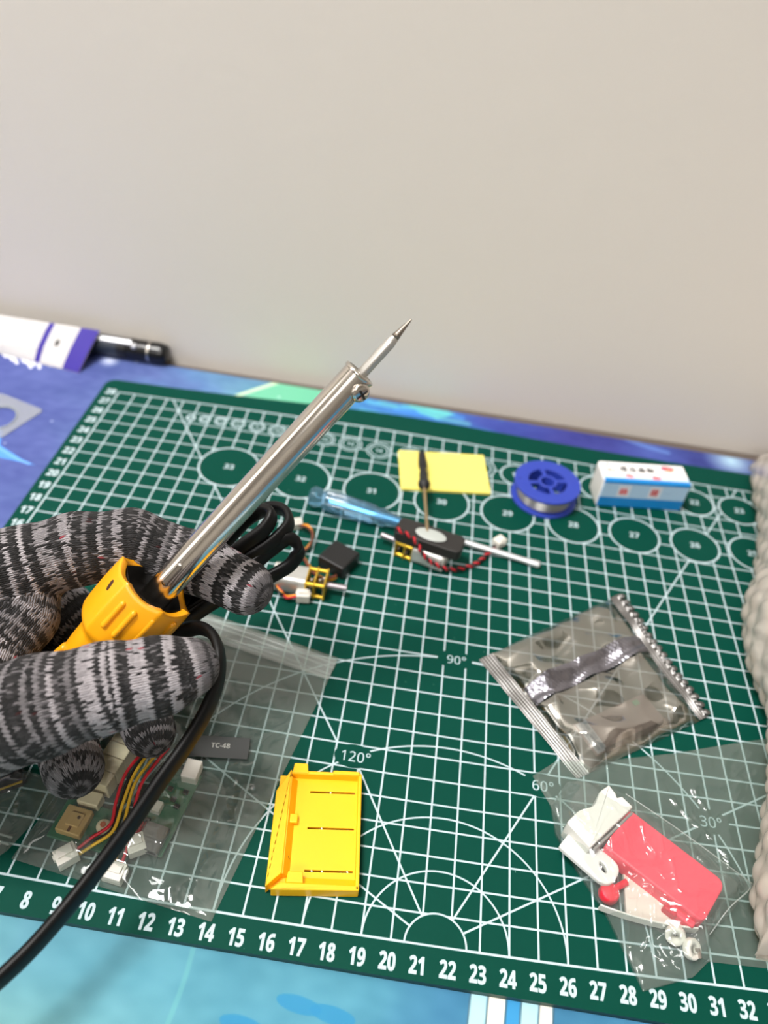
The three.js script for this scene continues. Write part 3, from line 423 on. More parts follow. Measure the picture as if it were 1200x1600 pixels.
function gearMotor(label, x, y, turn) {                           // small motor: metal can, brass gearbox of plates and pillars, shaft; the shaft points along +x
  const t = thing('gear_motor', label, 'motor', V(x, y), turn), cy = 0.51;
  const can = roundShape([[-0.5, -0.6], [0.5, -0.6], [0.5, 0.6], [-0.5, 0.6]], 0.3), g = new THREE.ExtrudeGeometry(can, { depth: 1.5 * CM, bevelEnabled: true, bevelThickness: 0.02 * CM, bevelSize: 0.02 * CM, bevelOffset: -0.02 * CM, bevelSegments: 2 }); g.rotateZ(Math.PI / 2); g.rotateY(-Math.PI / 2);
  part('can', g, std({ color: '#c4c4bf', metalness: 0.55, roughness: 0.38 }), t, L3(-0.45, cy, 0));
  part('end_cap', box(0.12, 0.9, 1.0, 0.1), M.whitePlastic, t, L3(-2.02, cy, 0));
  for (const px of [-0.42, -0.02, 0.46]) part('gear_plate', box(0.08, 1.0, 1.2, 0.02), M.brass, t, L3(px, cy, 0));
  for (const [py, pz] of [[0.38, 0.48], [-0.38, 0.48], [0.38, -0.48], [-0.38, -0.48]]) { const c = cyl(0.1, 0.1, 0.92, 14); c.rotateZ(Math.PI / 2); part('pillar', c, M.brass, t, L3(0.02, cy + py, pz)); }
  for (const [px, py, pz, r] of [[-0.26, 0.1, 0.18, 0.26], [-0.14, -0.12, -0.16, 0.3], [0.14, 0.14, 0.12, 0.24], [0.28, -0.05, -0.1, 0.34]]) { const sh = new THREE.Shape(); for (let i = 0; i < 40; i++) { const a = i / 40 * Math.PI * 2, q = r * (i % 2 ? 0.88 : 1) * CM; i ? sh.lineTo(q * Math.cos(a), q * Math.sin(a)) : sh.moveTo(q, 0); } const gg = new THREE.ExtrudeGeometry(sh, { depth: 0.1 * CM, bevelEnabled: false }); gg.rotateY(Math.PI / 2); part('gear', gg, std({ color: '#6d6358', metalness: 0.9, roughness: 0.4 }), t, L3(px, cy + py, pz)); }
  const sh = cyl(0.15, 0.15, 1.0, 20); sh.rotateZ(Math.PI / 2); part('shaft', sh, std({ color: '#9a9296', metalness: 0.8, roughness: 0.35 }), t, L3(0.96, cy, 0));
  return t;
}
{
  const t = gearMotor('brass gear motor with silver can lying beside the black cord loops', 14.72, 14.75, -0.03);
  const g = connectorGeo(0.62, 0.46, 0.5); g.rotateY(0.15); g.translate(...V(14.25, 13.98, 0.34).toArray()); worldPart('connector', g, M.connector, t);
  for (const [k, m, l] of [[0, M.wireRed, 'red wire'], [1, M.wireOrange, 'orange wire'], [2, M.wireBlack, 'black wire']]) worldPart('lead', wire([[12.75, 14.9 - k * 0.1, 0.55], [12.9, 14.3 - k * 0.08, 0.5], [13.25, 13.95 - k * 0.06, 0.45], [13.5, 13.75 + k * 0.1, 0.3], [13.95, 13.9 + k * 0.08, 0.32]], 0.06), m, t, l);
  gearMotor('brass gear motor lying half under the black speaker', 18.75, 18.22, Math.PI - 0.3);
}
{ // black servo block with leads
  const t = thing('black_module', 'small square black module with orange and brown leads beside the cord loops', 'module', V(15.5, 16.6), turnOf(14.38, 16.26, 15.69, 15.61));
  part('case', box(1.5, 0.78, 1.46, 0.1, 3), M.blackPlastic, t, L3(0, 0.39, 0));
  part('seam', box(1.51, 0.03, 1.47, 0.01, 1), M.blackMatte, t, L3(0, 0.5, 0));
  const c = connectorGeo(0.55, 0.4, 0.5); c.rotateY(0.4); c.translate(...V(12.95, 18.8, 0.24).toArray()); worldPart('connector', c, M.connector, t);
  const lead = (k, m, l) => worldPart('lead', wire([[13.15, 18.75 - k * .05, 0.22 + k * .04], [13.6, 18.5 - k * .06, 0.5], [13.95, 17.95 - k * .05, 0.5 + k * .05], [13.9, 17.4 - k * .06, 0.3], [13.55, 16.95 - k * .04, 0.12 + k * .04], [13.3, 16.8 - k * .05, 0.1 + k * .05], [13.75, 16.6 - k * .06, 0.12 + k * .06], [14.3, 15.9 - k * .09, 0.14 + k * .07], [14.9, 15.45 - k * .07, 0.16 + k * .07], [15.35, 15.42, 0.18 + k * .07], [15.55, 15.6, 0.2 + k * .05]], 0.065, 90), m, t, l);
  lead(0, M.wireOrange, 'orange wire'); lead(1, M.wireOrange, 'orange wire'); lead(2, M.wireBrown, 'brown wire');
}
{ // clear blue screwdriver under the speaker
  const A = V(13.25, 20.72, 0.62), B = V(25.5, 18.55, 0.2), x = B.clone().sub(A).normalize();
  const t = thing('screwdriver', 'clear blue handled screwdriver lying partly under the black speaker', 'screwdriver', A);
  t.quaternion.setFromUnitVectors(new THREE.Vector3(1, 0, 0), x);
  const clear = std({ color: '#a6d6f4', transmission: 0.9, thickness: 0.003, ior: 1.35, roughness: 0.08 });
  const prof = [[0, 0.05, 0], [0.04, 0.42, 0], [0.2, 0.54, 0], [0.5, 0.52, 0], [0.62, 0.42, 0], [0.75, 0.42, 0], [0.95, 0.54, 1], [2.2, 0.55, 1], [3.5, 0.52, 1], [3.7, 0.44, .4], [3.85, 0.42, 0], [4.0, 0.5, 0], [4.15, 0.5, 0], [4.25, 0.4, 0], [4.9, 0.3, 0], [5.15, 0.26, 0], [5.18, 0.02, 0]], n = 72, P = [], I = [];
  prof.forEach(([xx, r, k]) => { for (let j = 0; j < n; j++) { const a = j / n * Math.PI * 2, q = r * (1 - k * 0.16 * Math.max(0, Math.cos(6 * a)) ** 1.5); P.push(xx * CM, q * Math.cos(a) * CM, q * Math.sin(a) * CM); } });
  for (let i = 0; i + 1 < prof.length; i++) for (let j = 0; j < n; j++) { const a = i * n + j, b = i * n + (j + 1) % n; I.push(a, b, a + n, b, b + n, a + n); }
  const g = new THREE.BufferGeometry(); g.setAttribute('position', new THREE.Float32BufferAttribute(P, 3)); g.setIndex(I); g.computeVertexNormals(); part('handle', g, clear, t);
  const c = cyl(0.16, 0.16, 3.9, 20); c.rotateZ(Math.PI / 2); part('core', c, std({ color: '#8fc6e6', metalness: 0.6, roughness: 0.3 }), t, L3(3.1, 0, 0));
  const sh = lathe([[0.01, 4.9], [0.15, 4.9], [0.15, 11.6], [0.17, 12.0], [0.2, 12.35], [0.15, 12.48], [0.01, 12.5]], 24); sh.scale(1, 1, 1); sh.rotateZ(-Math.PI / 2); part('shaft', sh, std({ color: '#d6d8da', metalness: 0.55, roughness: 0.3 }), t);
}
{ // mini screwdriver leaning from the paper to the speaker
  const A = V(18.8, 25.75, 0.62), B = V(19.58, 18.15, 1.74), y = B.clone().sub(A).normalize(), Ln = B.distanceTo(A) / CM;
  const t = thing('mini_screwdriver', 'black mini screwdriver with thin brassy shaft, handle on yellow paper, tip on the speaker', 'screwdriver', A);
  t.quaternion.setFromUnitVectors(new THREE.Vector3(0, 1, 0), y);
  const prof = [[0.01, 0], [0.14, 0.01], [0.2, 0.08], [0.21, 0.3], [0.25, 1.2], [0.24, 1.6], [0.17, 1.8], [0.18, 1.95], [0.23, 2.3], [0.25, 3.0], [0.32, 3.25], [0.33, 3.4], [0.3, 3.55], [0.2, 3.62], [0.14, 3.75], [0.1, 3.78], [0.01, 3.78]], n = 60, P = [], I = [];
  prof.forEach(([r, yy]) => { for (let j = 0; j < n; j++) { const a = j / n * Math.PI * 2, k = yy > 0.2 && yy < 3.2 ? 1 - 0.09 * Math.max(0, Math.cos(8 * a)) : 1; P.push(r * k * Math.cos(a) * CM, yy * CM, r * k * Math.sin(a) * CM); } });
  for (let i = 0; i + 1 < prof.length; i++) for (let j = 0; j < n; j++) { const a = i * n + j, b = i * n + (j + 1) % n; I.push(a, b, a + n, b, b + n, a + n); }
  const g = new THREE.BufferGeometry(); g.setAttribute('position', new THREE.Float32BufferAttribute(P, 3)); g.setIndex(I); g.computeVertexNormals(); part('handle', g, M.blackMatte, t);
  part('shaft', lathe([[0.01, 3.7], [0.085, 3.7], [0.085, Ln - 0.4], [0.05, Ln - 0.05], [0.01, Ln]], 20), std({ color: '#b79f7c', metalness: 0.8, roughness: 0.35 }), t);
}
{ // yellow plastic tray-like cover
  const t = thing('battery_cover', 'shallow yellow plastic cover with three narrow slots, lying open side up', 'plastic cover', V(16.9, 3.1), turnOf(15.31, 0.77, 18.48, 1.21) - 0.02);
  const yl = std({ color: '#fcbf06', roughness: 0.4 });
  const w = 3.2, d = 4.35, H = 0.55, x0 = -w / 2, x1 = w / 2, y0 = -d / 2, y1 = d / 2;
  const s = roundShape([[x0 + 0.1, y0 + 0.1], [x1 - 0.05, y0 + 0.1], [x1 - 0.05, y1 - 0.05], [x0 + 0.1, y1 - 0.05]], 0.05);
  for (const yy of [1.52, 0.12, -1.42]) { const h = new THREE.Path(); const a = x0 + 1.28, b = x1 - 0.22; h.moveTo(a * CM, (yy - .055) * CM); h.lineTo(a * CM, (yy + .025) * CM); h.lineTo(b * CM, (yy + .045) * CM); h.lineTo(b * CM, (yy - .025) * CM); h.closePath(); s.holes.push(h); }
  part('panel', flat(s, 0.14, 0), yl, t, L3(0, 0.05, 0));
  for (const [yy, xs] of [[1.52, [0.45]], [0.12, [0.2]], [-1.42, [-0.06, 0.3, 1.2]]]) for (const xx of xs) part('slot_rib', box(0.05, 0.1, 0.12, 0.01, 1), M.whitePlastic, t, L3(xx, 0.12, -yy), [0, 0.3, 0]);
  const prism = (pts, len, dir) => { const g = new THREE.ExtrudeGeometry(shapeOf(pts), { depth: len * CM, bevelEnabled: true, bevelThickness: 0.015 * CM, bevelSize: 0.015 * CM, bevelOffset: -0.015 * CM, bevelSegments: 1 }); if (dir === 'z') g.translate(0, 0, -len * CM / 2); else { g.rotateY(Math.PI / 2); g.translate(-len * CM / 2, 0, 0); } return g; };
  // wide left rail with a sloped inner face and a chamfered far corner
  const lw = flat(roundShape([[x0, y0, .05], [x0 + 0.52, y0 + 0.5, .02], [x0 + 0.52, y1, .02], [x0 + 0.5, y1, .03], [x0 + 0.02, y1 - 0.85, .05]], 0.05), H, 0.03); part('side_rail', lw, yl, t);
  part('inner_slope', prism([[0, 0.1], [0.34, 0.1], [0.06, H - 0.04], [0, H - 0.04]], d - 0.75, 'z'), std({ color: '#f9ae04', roughness: 0.42 }), t, L3(x0 + 0.5, 0, -0.12));
  part('inner_tab', box(0.36, 0.12, 0.34, 0.04), yl, t, L3(x0 + 0.72, 0.36, -0.35));
  part('side_wall', box(0.14, H, d - 0.05, 0.04), yl, t, L3(x1 - 0.07, H / 2, 0.02));
  part('far_wall', box(w - 0.55, H, 0.14, 0.04), yl, t, L3(0.26, H / 2, -(y1 - 0.07)));
  part('far_rim', box(1.0, 0.1, 0.16, 0.03), yl, t, L3(x1 - 0.6, H + 0.02, -(y1 - 0.05)));
  part('near_wall', flat(roundShape([[x0 + 0.15, y0 - 0.08, .1], [x1, y0, .06], [x1, y0 + 0.16, .03], [x0 + 0.5, y0 + 0.18, .03]], 0.03), H, 0.03), yl, t);
  part('near_ledge', prism([[0, 0], [0.42, 0], [0.42, 0.2], [0, H - 0.08]], w - 0.8, 'x'), yl, t, L3(0.28, 0.02, -(y0 + 0.06)));
  part('latch_tab', flat(roundShape([[-0.3, -0.1, .03], [0.3, -0.1, .03], [0.25, 0.3, .06], [-0.25, 0.3, .06]], 0.05), 0.16, 0.03), yl, t, L3(x0 + 0.86, H - 0.12, -(y1 - 0.02)));
  part('latch_tab', flat(roundShape([[-0.3, -0.12, .03], [0.3, -0.12, .03], [0.25, 0.28, .05], [-0.25, 0.28, .05]], 0.05), 0.14, 0.03), yl, t, L3(x0 + 0.98, H - 0.1, -(y0 + 0.28)));
  part('pen_mark', box(0.03, 0.005, 0.14, 0.002, 1), M.blackMatte, t, L3(x0 + 0.7, 0.33, 1.05), [0, 0.5, -0.9]);
}
// ---------------------------------------------------------------- behind the cutting mat
{
  const t = thing('marker_pen', 'black marker pen with a silver clip and cap lying along the wall', 'pen', V(-2.35, 32.42, 0.36), turnOf(-2.4, 32.45, 2.0, 32.36));
  const g = (p) => { const q = lathe(p, 36); q.rotateZ(-Math.PI / 2); return q; };
  part('barrel', g([[0.01, -3.4], [0.55, -3.38], [0.62, -3.2], [0.64, 1.4], [0.62, 1.6], [0.01, 1.6]]), M.blackPlastic, t);
  part('cap', g([[0.01, 1.5], [0.66, 1.5], [0.68, 1.6], [0.68, 3.6], [0.6, 3.95], [0.5, 4.1], [0.01, 4.12]]), std({ color: '#0d0d0e', roughness: 0.25 }), t);
  part('clip', box(2.7, 0.16, 0.34, 0.07, 3), std({ color: '#dcdde0', metalness: 0.5, roughness: 0.3 }), t, L3(0.55, 0.62, 0.28), [0.5, 0, 0]);
  part('clip_knob', new THREE.SphereGeometry(0.2 * CM, 16, 12), std({ color: '#dcdde0', metalness: 0.5, roughness: 0.3 }), t, L3(2.1, 0.52, 0.46));
  part('ring', g([[0.64, 2.9], [0.695, 2.92], [0.695, 3.02], [0.64, 3.04]]), M.chrome, t);
  part('label_band', g([[0.645, -1.6], [0.647, -1.58], [0.647, 0.9], [0.645, 0.92]]), std({ color: '#28303c', roughness: 0.4 }), t);
}
// ---------------------------------------------------------------- films, bags and what they hold
// a sheet of film over an outline (cm): fan of rings about c; height h(x, y) in cm; e = rise of the rim
function sheet(outline, c, hf, rings = 46, per = 220, rim = 0.04) {
  const segs = [], n = outline.length; let tot = 0; for (let i = 0; i < n; i++) { const a = outline[i], b = outline[(i + 1) % n], l = Math.hypot(b[0] - a[0], b[1] - a[1]); segs.push([a, b, l]); tot += l; }
  const pts = []; for (const [a, b, l] of segs) { const k = Math.max(1, Math.round(per * l / tot)); for (let i = 0; i < k; i++) pts.push([a[0] + (b[0] - a[0]) * i / k, a[1] + (b[1] - a[1]) * i / k]); }
  const P = [], U = [], I = [], m = pts.length;
  for (let r = 0; r <= rings; r++) { const q = r / rings; for (const [x, y] of pts) { const X = c[0] + (x - c[0]) * q, Y = c[1] + (y - c[1]) * q, f = clamp((1 - q) / 0.14); P.push(X * CM, (rim + (hf(X, Y, 1 - q) - rim) * Math.sqrt(f)) * CM, -Y * CM); U.push(X / 10, Y / 10); } }
  for (let r = 0; r < rings; r++) for (let j = 0; j < m; j++) { const a = r * m + j, b = r * m + (j + 1) % m; I.push(a, b, a + m, b, b + m, a + m); }
  const g = new THREE.BufferGeometry(); g.setAttribute('position', new THREE.Float32BufferAttribute(P, 3)); g.setAttribute('uv', new THREE.Float32BufferAttribute(U, 2)); g.setIndex(I); g.computeVertexNormals(); return g;
}
const crease = (x, y, s, k) => { const a = 1 - Math.abs(n2(x * s + k, y * s * 0.8 - k)), b = 1 - Math.abs(n2(x * s * 2.1 - k, y * s * 2.3 + k)); return a ** 5 * 0.7 + b ** 6 * 0.3; };
const boxDist = (x, y, [bx, by, hw, hd, a]) => { const dx = x - bx, dy = y - by, c = Math.cos(a), s = Math.sin(a), u = Math.abs(dx * c + dy * s) - hw, v = Math.abs(-dx * s + dy * c) - hd; return Math.hypot(Math.max(u, 0), Math.max(v, 0)) + Math.min(Math.max(u, v), 0); };
// film drapes like a tent over the things in it: items [x, y, half width, half depth, turn, height]
const drape = (items, base, slope, amp, s, k) => (x, y) => { let h = base, w = 0; for (const it of items) { const d = boxDist(x, y, it); w += Math.max(0, it[5] - Math.max(0, d) * slope) ** 4; } h = Math.max(base, w ** 0.25); return h + amp * crease(x, y, s, k) + amp * 0.6 * n2(x * s * 0.5 + k, y * s * 0.5); };
const quad = (A, B, C, D) => [A, B, C, D];

// large zip bag with circuit boards and connectors, left
{
  const out = quad([9.15, 12.6], [16.45, 11.0], [14.02, -0.44], [6.75, 0.5]);
  const items = [[8.95, 4.1, 0.45, 0.9, -0.2, 1.2], [8.5, 1.8, 0.6, 0.6, -0.15, 0.75], [11.4, 2.6, 0.6, 1.0, -0.15, 0.8], [8.7, 0.9, 0.4, 0.3, 0.6, 0.6], [10.5, 0.55, 0.35, 0.3, 0, 0.55], [10.8, 1.6, 0.3, 0.3, 0.5, 0.7]];
  const t = thing('zip_bag', 'large clear zip bag holding circuit boards and connectors, lying under the gloved hand', 'plastic bag', V(11.5, 6, 0.02));
  const film = M.film;
  worldPart('front_film', sheet(out, [11.2, 5.2], drape(items, 0.12, 0.55, 0.1, 0.55, 3), 60, 260), film, t);
  worldPart('back_film', sheet(out, [11.2, 5.2], () => 0.03, 4, 40, 0.03), film, t);
  const lerp = (a, b, k) => [a[0] + (b[0] - a[0]) * k, a[1] + (b[1] - a[1]) * k];
  for (const k of [0.035, 0.055, 0.085, 0.1]) { const a = lerp(out[0], out[3], k), b = lerp(out[1], out[2], k); worldPart('zip_ridge', wire([[...a, 0.12], [...lerp(a, b, .3), 0.16], [...lerp(a, b, .7), 0.16], [...b, 0.1]], 0.045, 30, 6), M.seal, t); }
  const a = lerp(out[0], out[3], 0.02), b = lerp(out[1], out[2], 0.02), c = lerp(out[1], out[2], 0.115), d = lerp(out[0], out[3], 0.115); worldPart('zip_band', sheet([a, b, c, d], lerp(lerp(a, c, .5), lerp(b, d, .5), .5), () => 0.2, 4, 60, 0.18), M.seal, t);
  // printed strip on the bag
  const pc = canvas(512, 200), g = pc.getContext('2d'); g.fillStyle = '#4a4c4b'; g.fillRect(0, 0, 512, 200); g.fillStyle = '#cfcfc6'; g.font = 'bold 62px sans-serif'; g.fillText('TC-48', 190, 108);
  const lab = new THREE.PlaneGeometry(2.35 * CM, 0.92 * CM, 1, 1); lab.rotateX(-Math.PI / 2); const lm = std({ map: ctex(pc), roughness: 0.5, transmission: 0.35, thickness: 0 });
  lab.rotateY(-0.14 + 0.25); lab.translate(...V(12.55, 5.75, 0.27).toArray()); worldPart('printed_strip', lab, lm, t, 'grey printed strip');
}
{ // contents of that bag
  const b1 = thing('circuit_board', 'small green circuit board with a square tan component, in the large zip bag', 'circuit board', V(8.75, 2.0, 0.08), -0.13);
  part('board', box(2.1, 0.14, 1.5, 0.03), M.pcb, b1, L3(0, 0.07, 0));
  const tan = std({ color: '#c8a468', roughness: 0.5 }); part('component', mergeGeometries([box(0.95, 0.34, 0.98, 0.06), box(0.5, 0.1, 0.5, 0.04).translate(0.05 * CM, 0.2 * CM, 0)]), tan, b1, L3(-0.3, 0.31, 0.1));
  part('component_mark', box(0.1, 0.02, 0.4, 0.01, 1), std({ color: '#6a4528' }), b1, L3(-0.28, 0.49, 0.35)); part('component_mark', cyl(0.06, 0.06, 0.02, 12), std({ color: '#5a4020' }), b1, L3(-0.14, 0.57, 0.02));
  part('coil', lathe([[0.01, 0.14], [0.26, 0.14], [0.26, 0.3], [0.2, 0.42], [0.01, 0.42]], 20), M.wheat, b1, L3(0.72, 0, -0.05)); part('coil_core', cyl(0.1, 0.1, 0.06, 12), std({ color: '#c05a28' }), b1, L3(0.72, 0.43, -0.05));
  for (const x of [0.36, 0.5]) part('chip', box(0.1, 0.08, 0.2, 0.01, 1), M.blackPlastic, b1, L3(x, 0.18, 0.5));
  const b2 = thing('circuit_board', 'narrow green circuit board with a silver socket, in the large zip bag', 'circuit board', V(11.35, 3.0, 0.08), -0.16);
  part('board', box(1.35, 0.14, 3.2, 0.03), M.pcb, b2, L3(0, 0.07, 0));
  const sock = (() => { const s = roundShape([[-0.45, -0.16], [0.45, -0.16], [0.45, 0.16], [-0.45, 0.16]], 0.12), h = roundShape([[-0.38, -0.1], [0.38, -0.1], [0.38, 0.1], [-0.38, 0.1]], 0.09); s.holes.push(new THREE.Path(h.getPoints())); return new THREE.ExtrudeGeometry(s, { depth: 0.95 * CM, bevelEnabled: false }); })();
  part('socket', sock, std({ color: '#7d7d7c', metalness: 1, roughness: 0.3 }), b2, L3(0.12, 0.31, 0.72)); part('header', box(0.45, 0.3, 0.4, 0.03), M.connector, b2, L3(-0.32, 0.28, 0.1)); part('terminal', box(0.6, 0.5, 0.75, 0.04), M.connector, b2, L3(0.3, 0.36, -1.55), [0, 0.1, 0]);
  for (const [x, z] of [[0.1, -0.4], [0.35, -0.2], [-0.2, -0.75], [0.4, -0.8], [-0.4, 0.6], [-0.45, 0.95]]) part('chip', box(0.2, 0.1, 0.16, 0.01, 1), M.blackPlastic, b2, L3(x, 0.18, z));
  for (const k of [0, 1, 2]) worldPart('lead', wire([[10.6 + k * .14, 2.35, 0.3], [10.62 + k * .13, 2.1, 0.4], [10.68 + k * .1, 1.85, 0.38]], 0.055, 16), M.wireRed, b2);
  const c3 = connectorGeo(0.62, 0.42, 0.66); c3.rotateY(0.55); c3.translate(...V(10.82, 1.5, 0.36).toArray()); worldPart('connector', c3, M.connector, b2);
  const cs = thing('connector_strip', 'stack of tan connector housings under the gloved fingers, in the large zip bag', 'connectors', V(8.95, 4.2, 0.04), -0.2);
  for (let i = 0; i < 4; i++) part('housing', box(0.92, 0.86, 0.56, 0.05), M.wheat, cs, L3(0, 0.45, -1.0 + i * 0.58)); part('housing', box(0.8, 0.5, 0.5, 0.05), M.wheat, cs, L3(0.0, 0.3, 1.42), [0, 0.1, 0]);
  const k1 = thing('wire_cable', 'red and yellow wires with white plug at the near edge of the zip bag', 'cable', V(10.4, 0.6, 0.05));
  const plug = (t, x, y, h, a) => { const g = connectorGeo(0.72, 0.46, 0.6); g.rotateY(a); g.translate(...V(x, y, h).toArray()); worldPart('connector', g, M.connector, t); };
  plug(k1, 10.42, 0.5, 0.3, -0.12);
  const lead = (t, p, m, l) => worldPart('lead', wire(p, 0.06, 50), m, t, l);
  lead(k1, [[10.3, 0.75, 0.32], [10.32, 1.4, 0.5], [10.2, 2.4, 0.8], [10.15, 3.4, 0.95], [10.35, 4.4, 0.8], [10.5, 5.2, 0.5]], M.wireYellow, 'yellow wire'); lead(k1, [[10.55, 0.75, 0.32], [10.58, 1.4, 0.5], [10.45, 2.4, 0.85], [10.4, 3.4, 1.0], [10.6, 4.4, 0.85], [10.75, 5.2, 0.55]], M.wireRed, 'red wire');
  const k2 = thing('wire_cable', 'red, yellow and black wires with white plug, left of the cord', 'cable', V(8.7, 0.9, 0.05));
  plug(k2, 8.62, 0.78, 0.3, 0.75);
  lead(k2, [[8.85, 1.0, 0.32], [9.3, 1.4, 0.6], [9.8, 1.9, 0.75], [9.75, 2.6, 0.95], [9.75, 3.6, 1.15], [10.0, 4.6, 1.0], [10.1, 5.3, 0.6]], M.wireRed, 'red wire'); lead(k2, [[8.98, 0.86, 0.32], [9.45, 1.2, 0.55], [9.95, 1.7, 0.7], [10.0, 2.6, 0.95], [10.02, 3.6, 1.05], [10.2, 4.6, 0.95], [10.3, 5.3, 0.6]], M.wireYellow, 'yellow wire'); lead(k2, [[8.9, 0.94, 0.28], [9.4, 1.3, 0.5], [9.88, 1.8, 0.62], [9.88, 2.6, 0.85], [9.88, 3.6, 1.0], [10.1, 4.6, 0.85], [10.2, 5.3, 0.5]], M.wireBlack, 'black wire');
}
{ // second clear bag at the left edge of the photograph
  const t = thing('zip_bag', 'creased clear bag cut off by the left side of the photo, below the gloved hand', 'plastic bag', V(5, 2.5, 0.02));
  const out = [[1.0, 4.2], [7.55, 3.5], [6.5, 0.75], [6.2, 0.35], [0.6, 1.2]];
  worldPart('front_film', sheet(out, [4.2, 2.2], drape([[5.6, 2.2, 0.7, 0.7, 0.3, 0.5]], 0.12, 0.5, 0.14, 0.8, 17), 40, 180), M.film, t); worldPart('back_film', sheet(out, [4.2, 2.2], () => 0.03, 4, 40, 0.03), M.film, t);
  for (const k of [0, 0.25]) worldPart('zip_ridge', wire([[0.8, 1.75 - k, 0.2], [3.6, 1.45 - k, 0.26], [6.5, 1.15 - k, 0.14]], 0.045, 20, 6), M.seal, t);
  const d = thing('black_part', 'black part with a golden edge inside the bag at the left edge', 'part', V(5.15, 3.0, 0.06), 0.6);
  part('body', box(1.6, 0.34, 0.9, 0.1, 3), M.blackPlastic, d, L3(0, 0.17, 0)); part('edge', box(1.5, 0.06, 0.08, 0.02), M.brass, d, L3(0, 0.34, 0.42));
}
// silver anti-static pouch
{
  const A = [22.63, 12.1], B = [29.46, 17.43], C = [32.7, 10.95], D = [26.73, 6.97], lerp = (a, b, k) => [a[0] + (b[0] - a[0]) * k, a[1] + (b[1] - a[1]) * k], P = (u, v) => lerp(lerp(A, B, u), lerp(D, C, u), v);
  const t = thing('static_pouch', 'silvery see-through anti-static pouch with a crimped seam lying on the cutting mat', 'pouch', V(27.8, 11.9, 0.02));
  const silver = std({ color: '#dedbd5', metalness: 1, transparent: true, opacity: 0.52, roughness: 0.12 });
  const band = std({ color: '#7c7a78', metalness: 0.85, roughness: 0.3, transmission: 0.2, thickness: 0 });
  const NU = 90, NV = 90, hgt = (u, v) => { const e = Math.min(u - 0.09, 0.92 - u) / 0.1, w = Math.min(v, 1 - v) / 0.1, k = Math.sqrt(clamp(e)) * Math.sqrt(clamp(w)); const seam = Math.exp(-(((v - 0.42) / 0.05) ** 2)); const [x, y] = P(u, v); return 0.08 + k * (0.5 + 0.1 * crease(x, y, 0.25, 5) + 0.26 * n2(x * 0.4, y * 0.4) - 0.16 * seam) ; };
  const grid = (u0, u1, v0, v1, nu, nv, h) => { const p = [], q = [], uv = []; for (let j = 0; j <= nv; j++) for (let i = 0; i <= nu; i++) { const u = u0 + (u1 - u0) * i / nu, v = v0 + (v1 - v0) * j / nv, [x, y] = P(u, v); p.push(x * CM, h(u, v) * CM, -y * CM); uv.push(u, v); } for (let j = 0; j < nv; j++) for (let i = 0; i < nu; i++) { const a = j * (nu + 1) + i; q.push(a, a + 1, a + nu + 2, a, a + nu + 2, a + nu + 1); } const g = new THREE.BufferGeometry(); g.setAttribute('position', new THREE.Float32BufferAttribute(p, 3)); g.setAttribute('uv', new THREE.Float32BufferAttribute(uv, 2)); g.setIndex(q); g.computeVertexNormals(); return g; };
  worldPart('front_film', grid(0.085, 0.925, 0, 1, NU, NV, hgt), silver, t);
  worldPart('back_film', grid(0.085, 0.925, 0, 1, 4, 4, () => 0.03), std({ color: '#8f8880', metalness: 1, transparent: true, opacity: 0.2, roughness: 0.2 }), t);
  worldPart('end_seal', grid(0, 0.085, 0, 1, 24, 30, (u, v) => 0.07 + 0.022 * Math.sin(u / 0.085 * 10 * Math.PI) + 0.05 * n2(u * 4, v * 3)), band, t);
  worldPart('end_seal', grid(0.925, 1, 0, 1, 28, 80, (u, v) => 0.12 + 0.022 * Math.sin((u - 0.925) / 0.075 * 8 * Math.PI) + 0.1 * n2(u * 2, v * 3) + (u > 0.975 ? 0.04 * Math.sin(v * 120) : 0)), band, t);
  worldPart('middle_seam', grid(0.09, 0.93, 0.34, 0.48, 160, 14, (u, v) => hgt(u, v) + 0.07 + 0.022 * Math.sin(u * 260) * Math.sin(v * 160) + 0.06 * n2(u * 6, v * 12)), std({ color: '#94929a', metalness: 0.95, roughness: 0.3 }), t, 'crimped dark silver seam');
  for (let i = 0; i < 18; i++) { const v = (i + 0.5) / 18, [x, y] = P(1.006, v); const g = new THREE.SphereGeometry(0.17 * CM, 12, 8); g.scale(1, 0.4, 0.8); g.rotateY(-0.4); g.translate(...V(x, y, 0.16 + 0.1 * n2(2, v * 3)).toArray()); worldPart('serration', g, band, t); }
  const k = thing('adhesive_card', 'flat brown-grey card with dark edge and pale contacts inside the silver pouch', 'card', V(28.6, 9.75, 0.05), turnOf(27.0, 8.5, 31, 11.2));
  part('card', box(3.9, 0.08, 1.6, 0.04), std({ color: '#70635c', roughness: 0.6 }), k, L3(0.2, 0.05, 0)); part('dark_edge', box(3.5, 0.12, 0.22, 0.04), M.blackPlastic, k, L3(0.5, 0.08, 0.75));
  part('contact_strip', box(0.55, 0.02, 1.5, 0.01, 1), std({ color: '#a9b4b8', metalness: 0.4, roughness: 0.4 }), k, L3(-1.4, 0.1, 0)); for (let i = 0; i < 3; i++) for (let j = 0; j < 2; j++) part('contact', box(0.16, 0.02, 0.36, 0.01, 1), std({ color: '#6b8088', roughness: 0.4 }), k, L3(-1.52 + j * 0.24, 0.12, -0.46 + i * 0.46)); part('green_dot', box(0.3, 0.02, 0.24, 0.05), std({ color: '#3d8a62' }), k, L3(1.5, 0.1, -0.55));
}
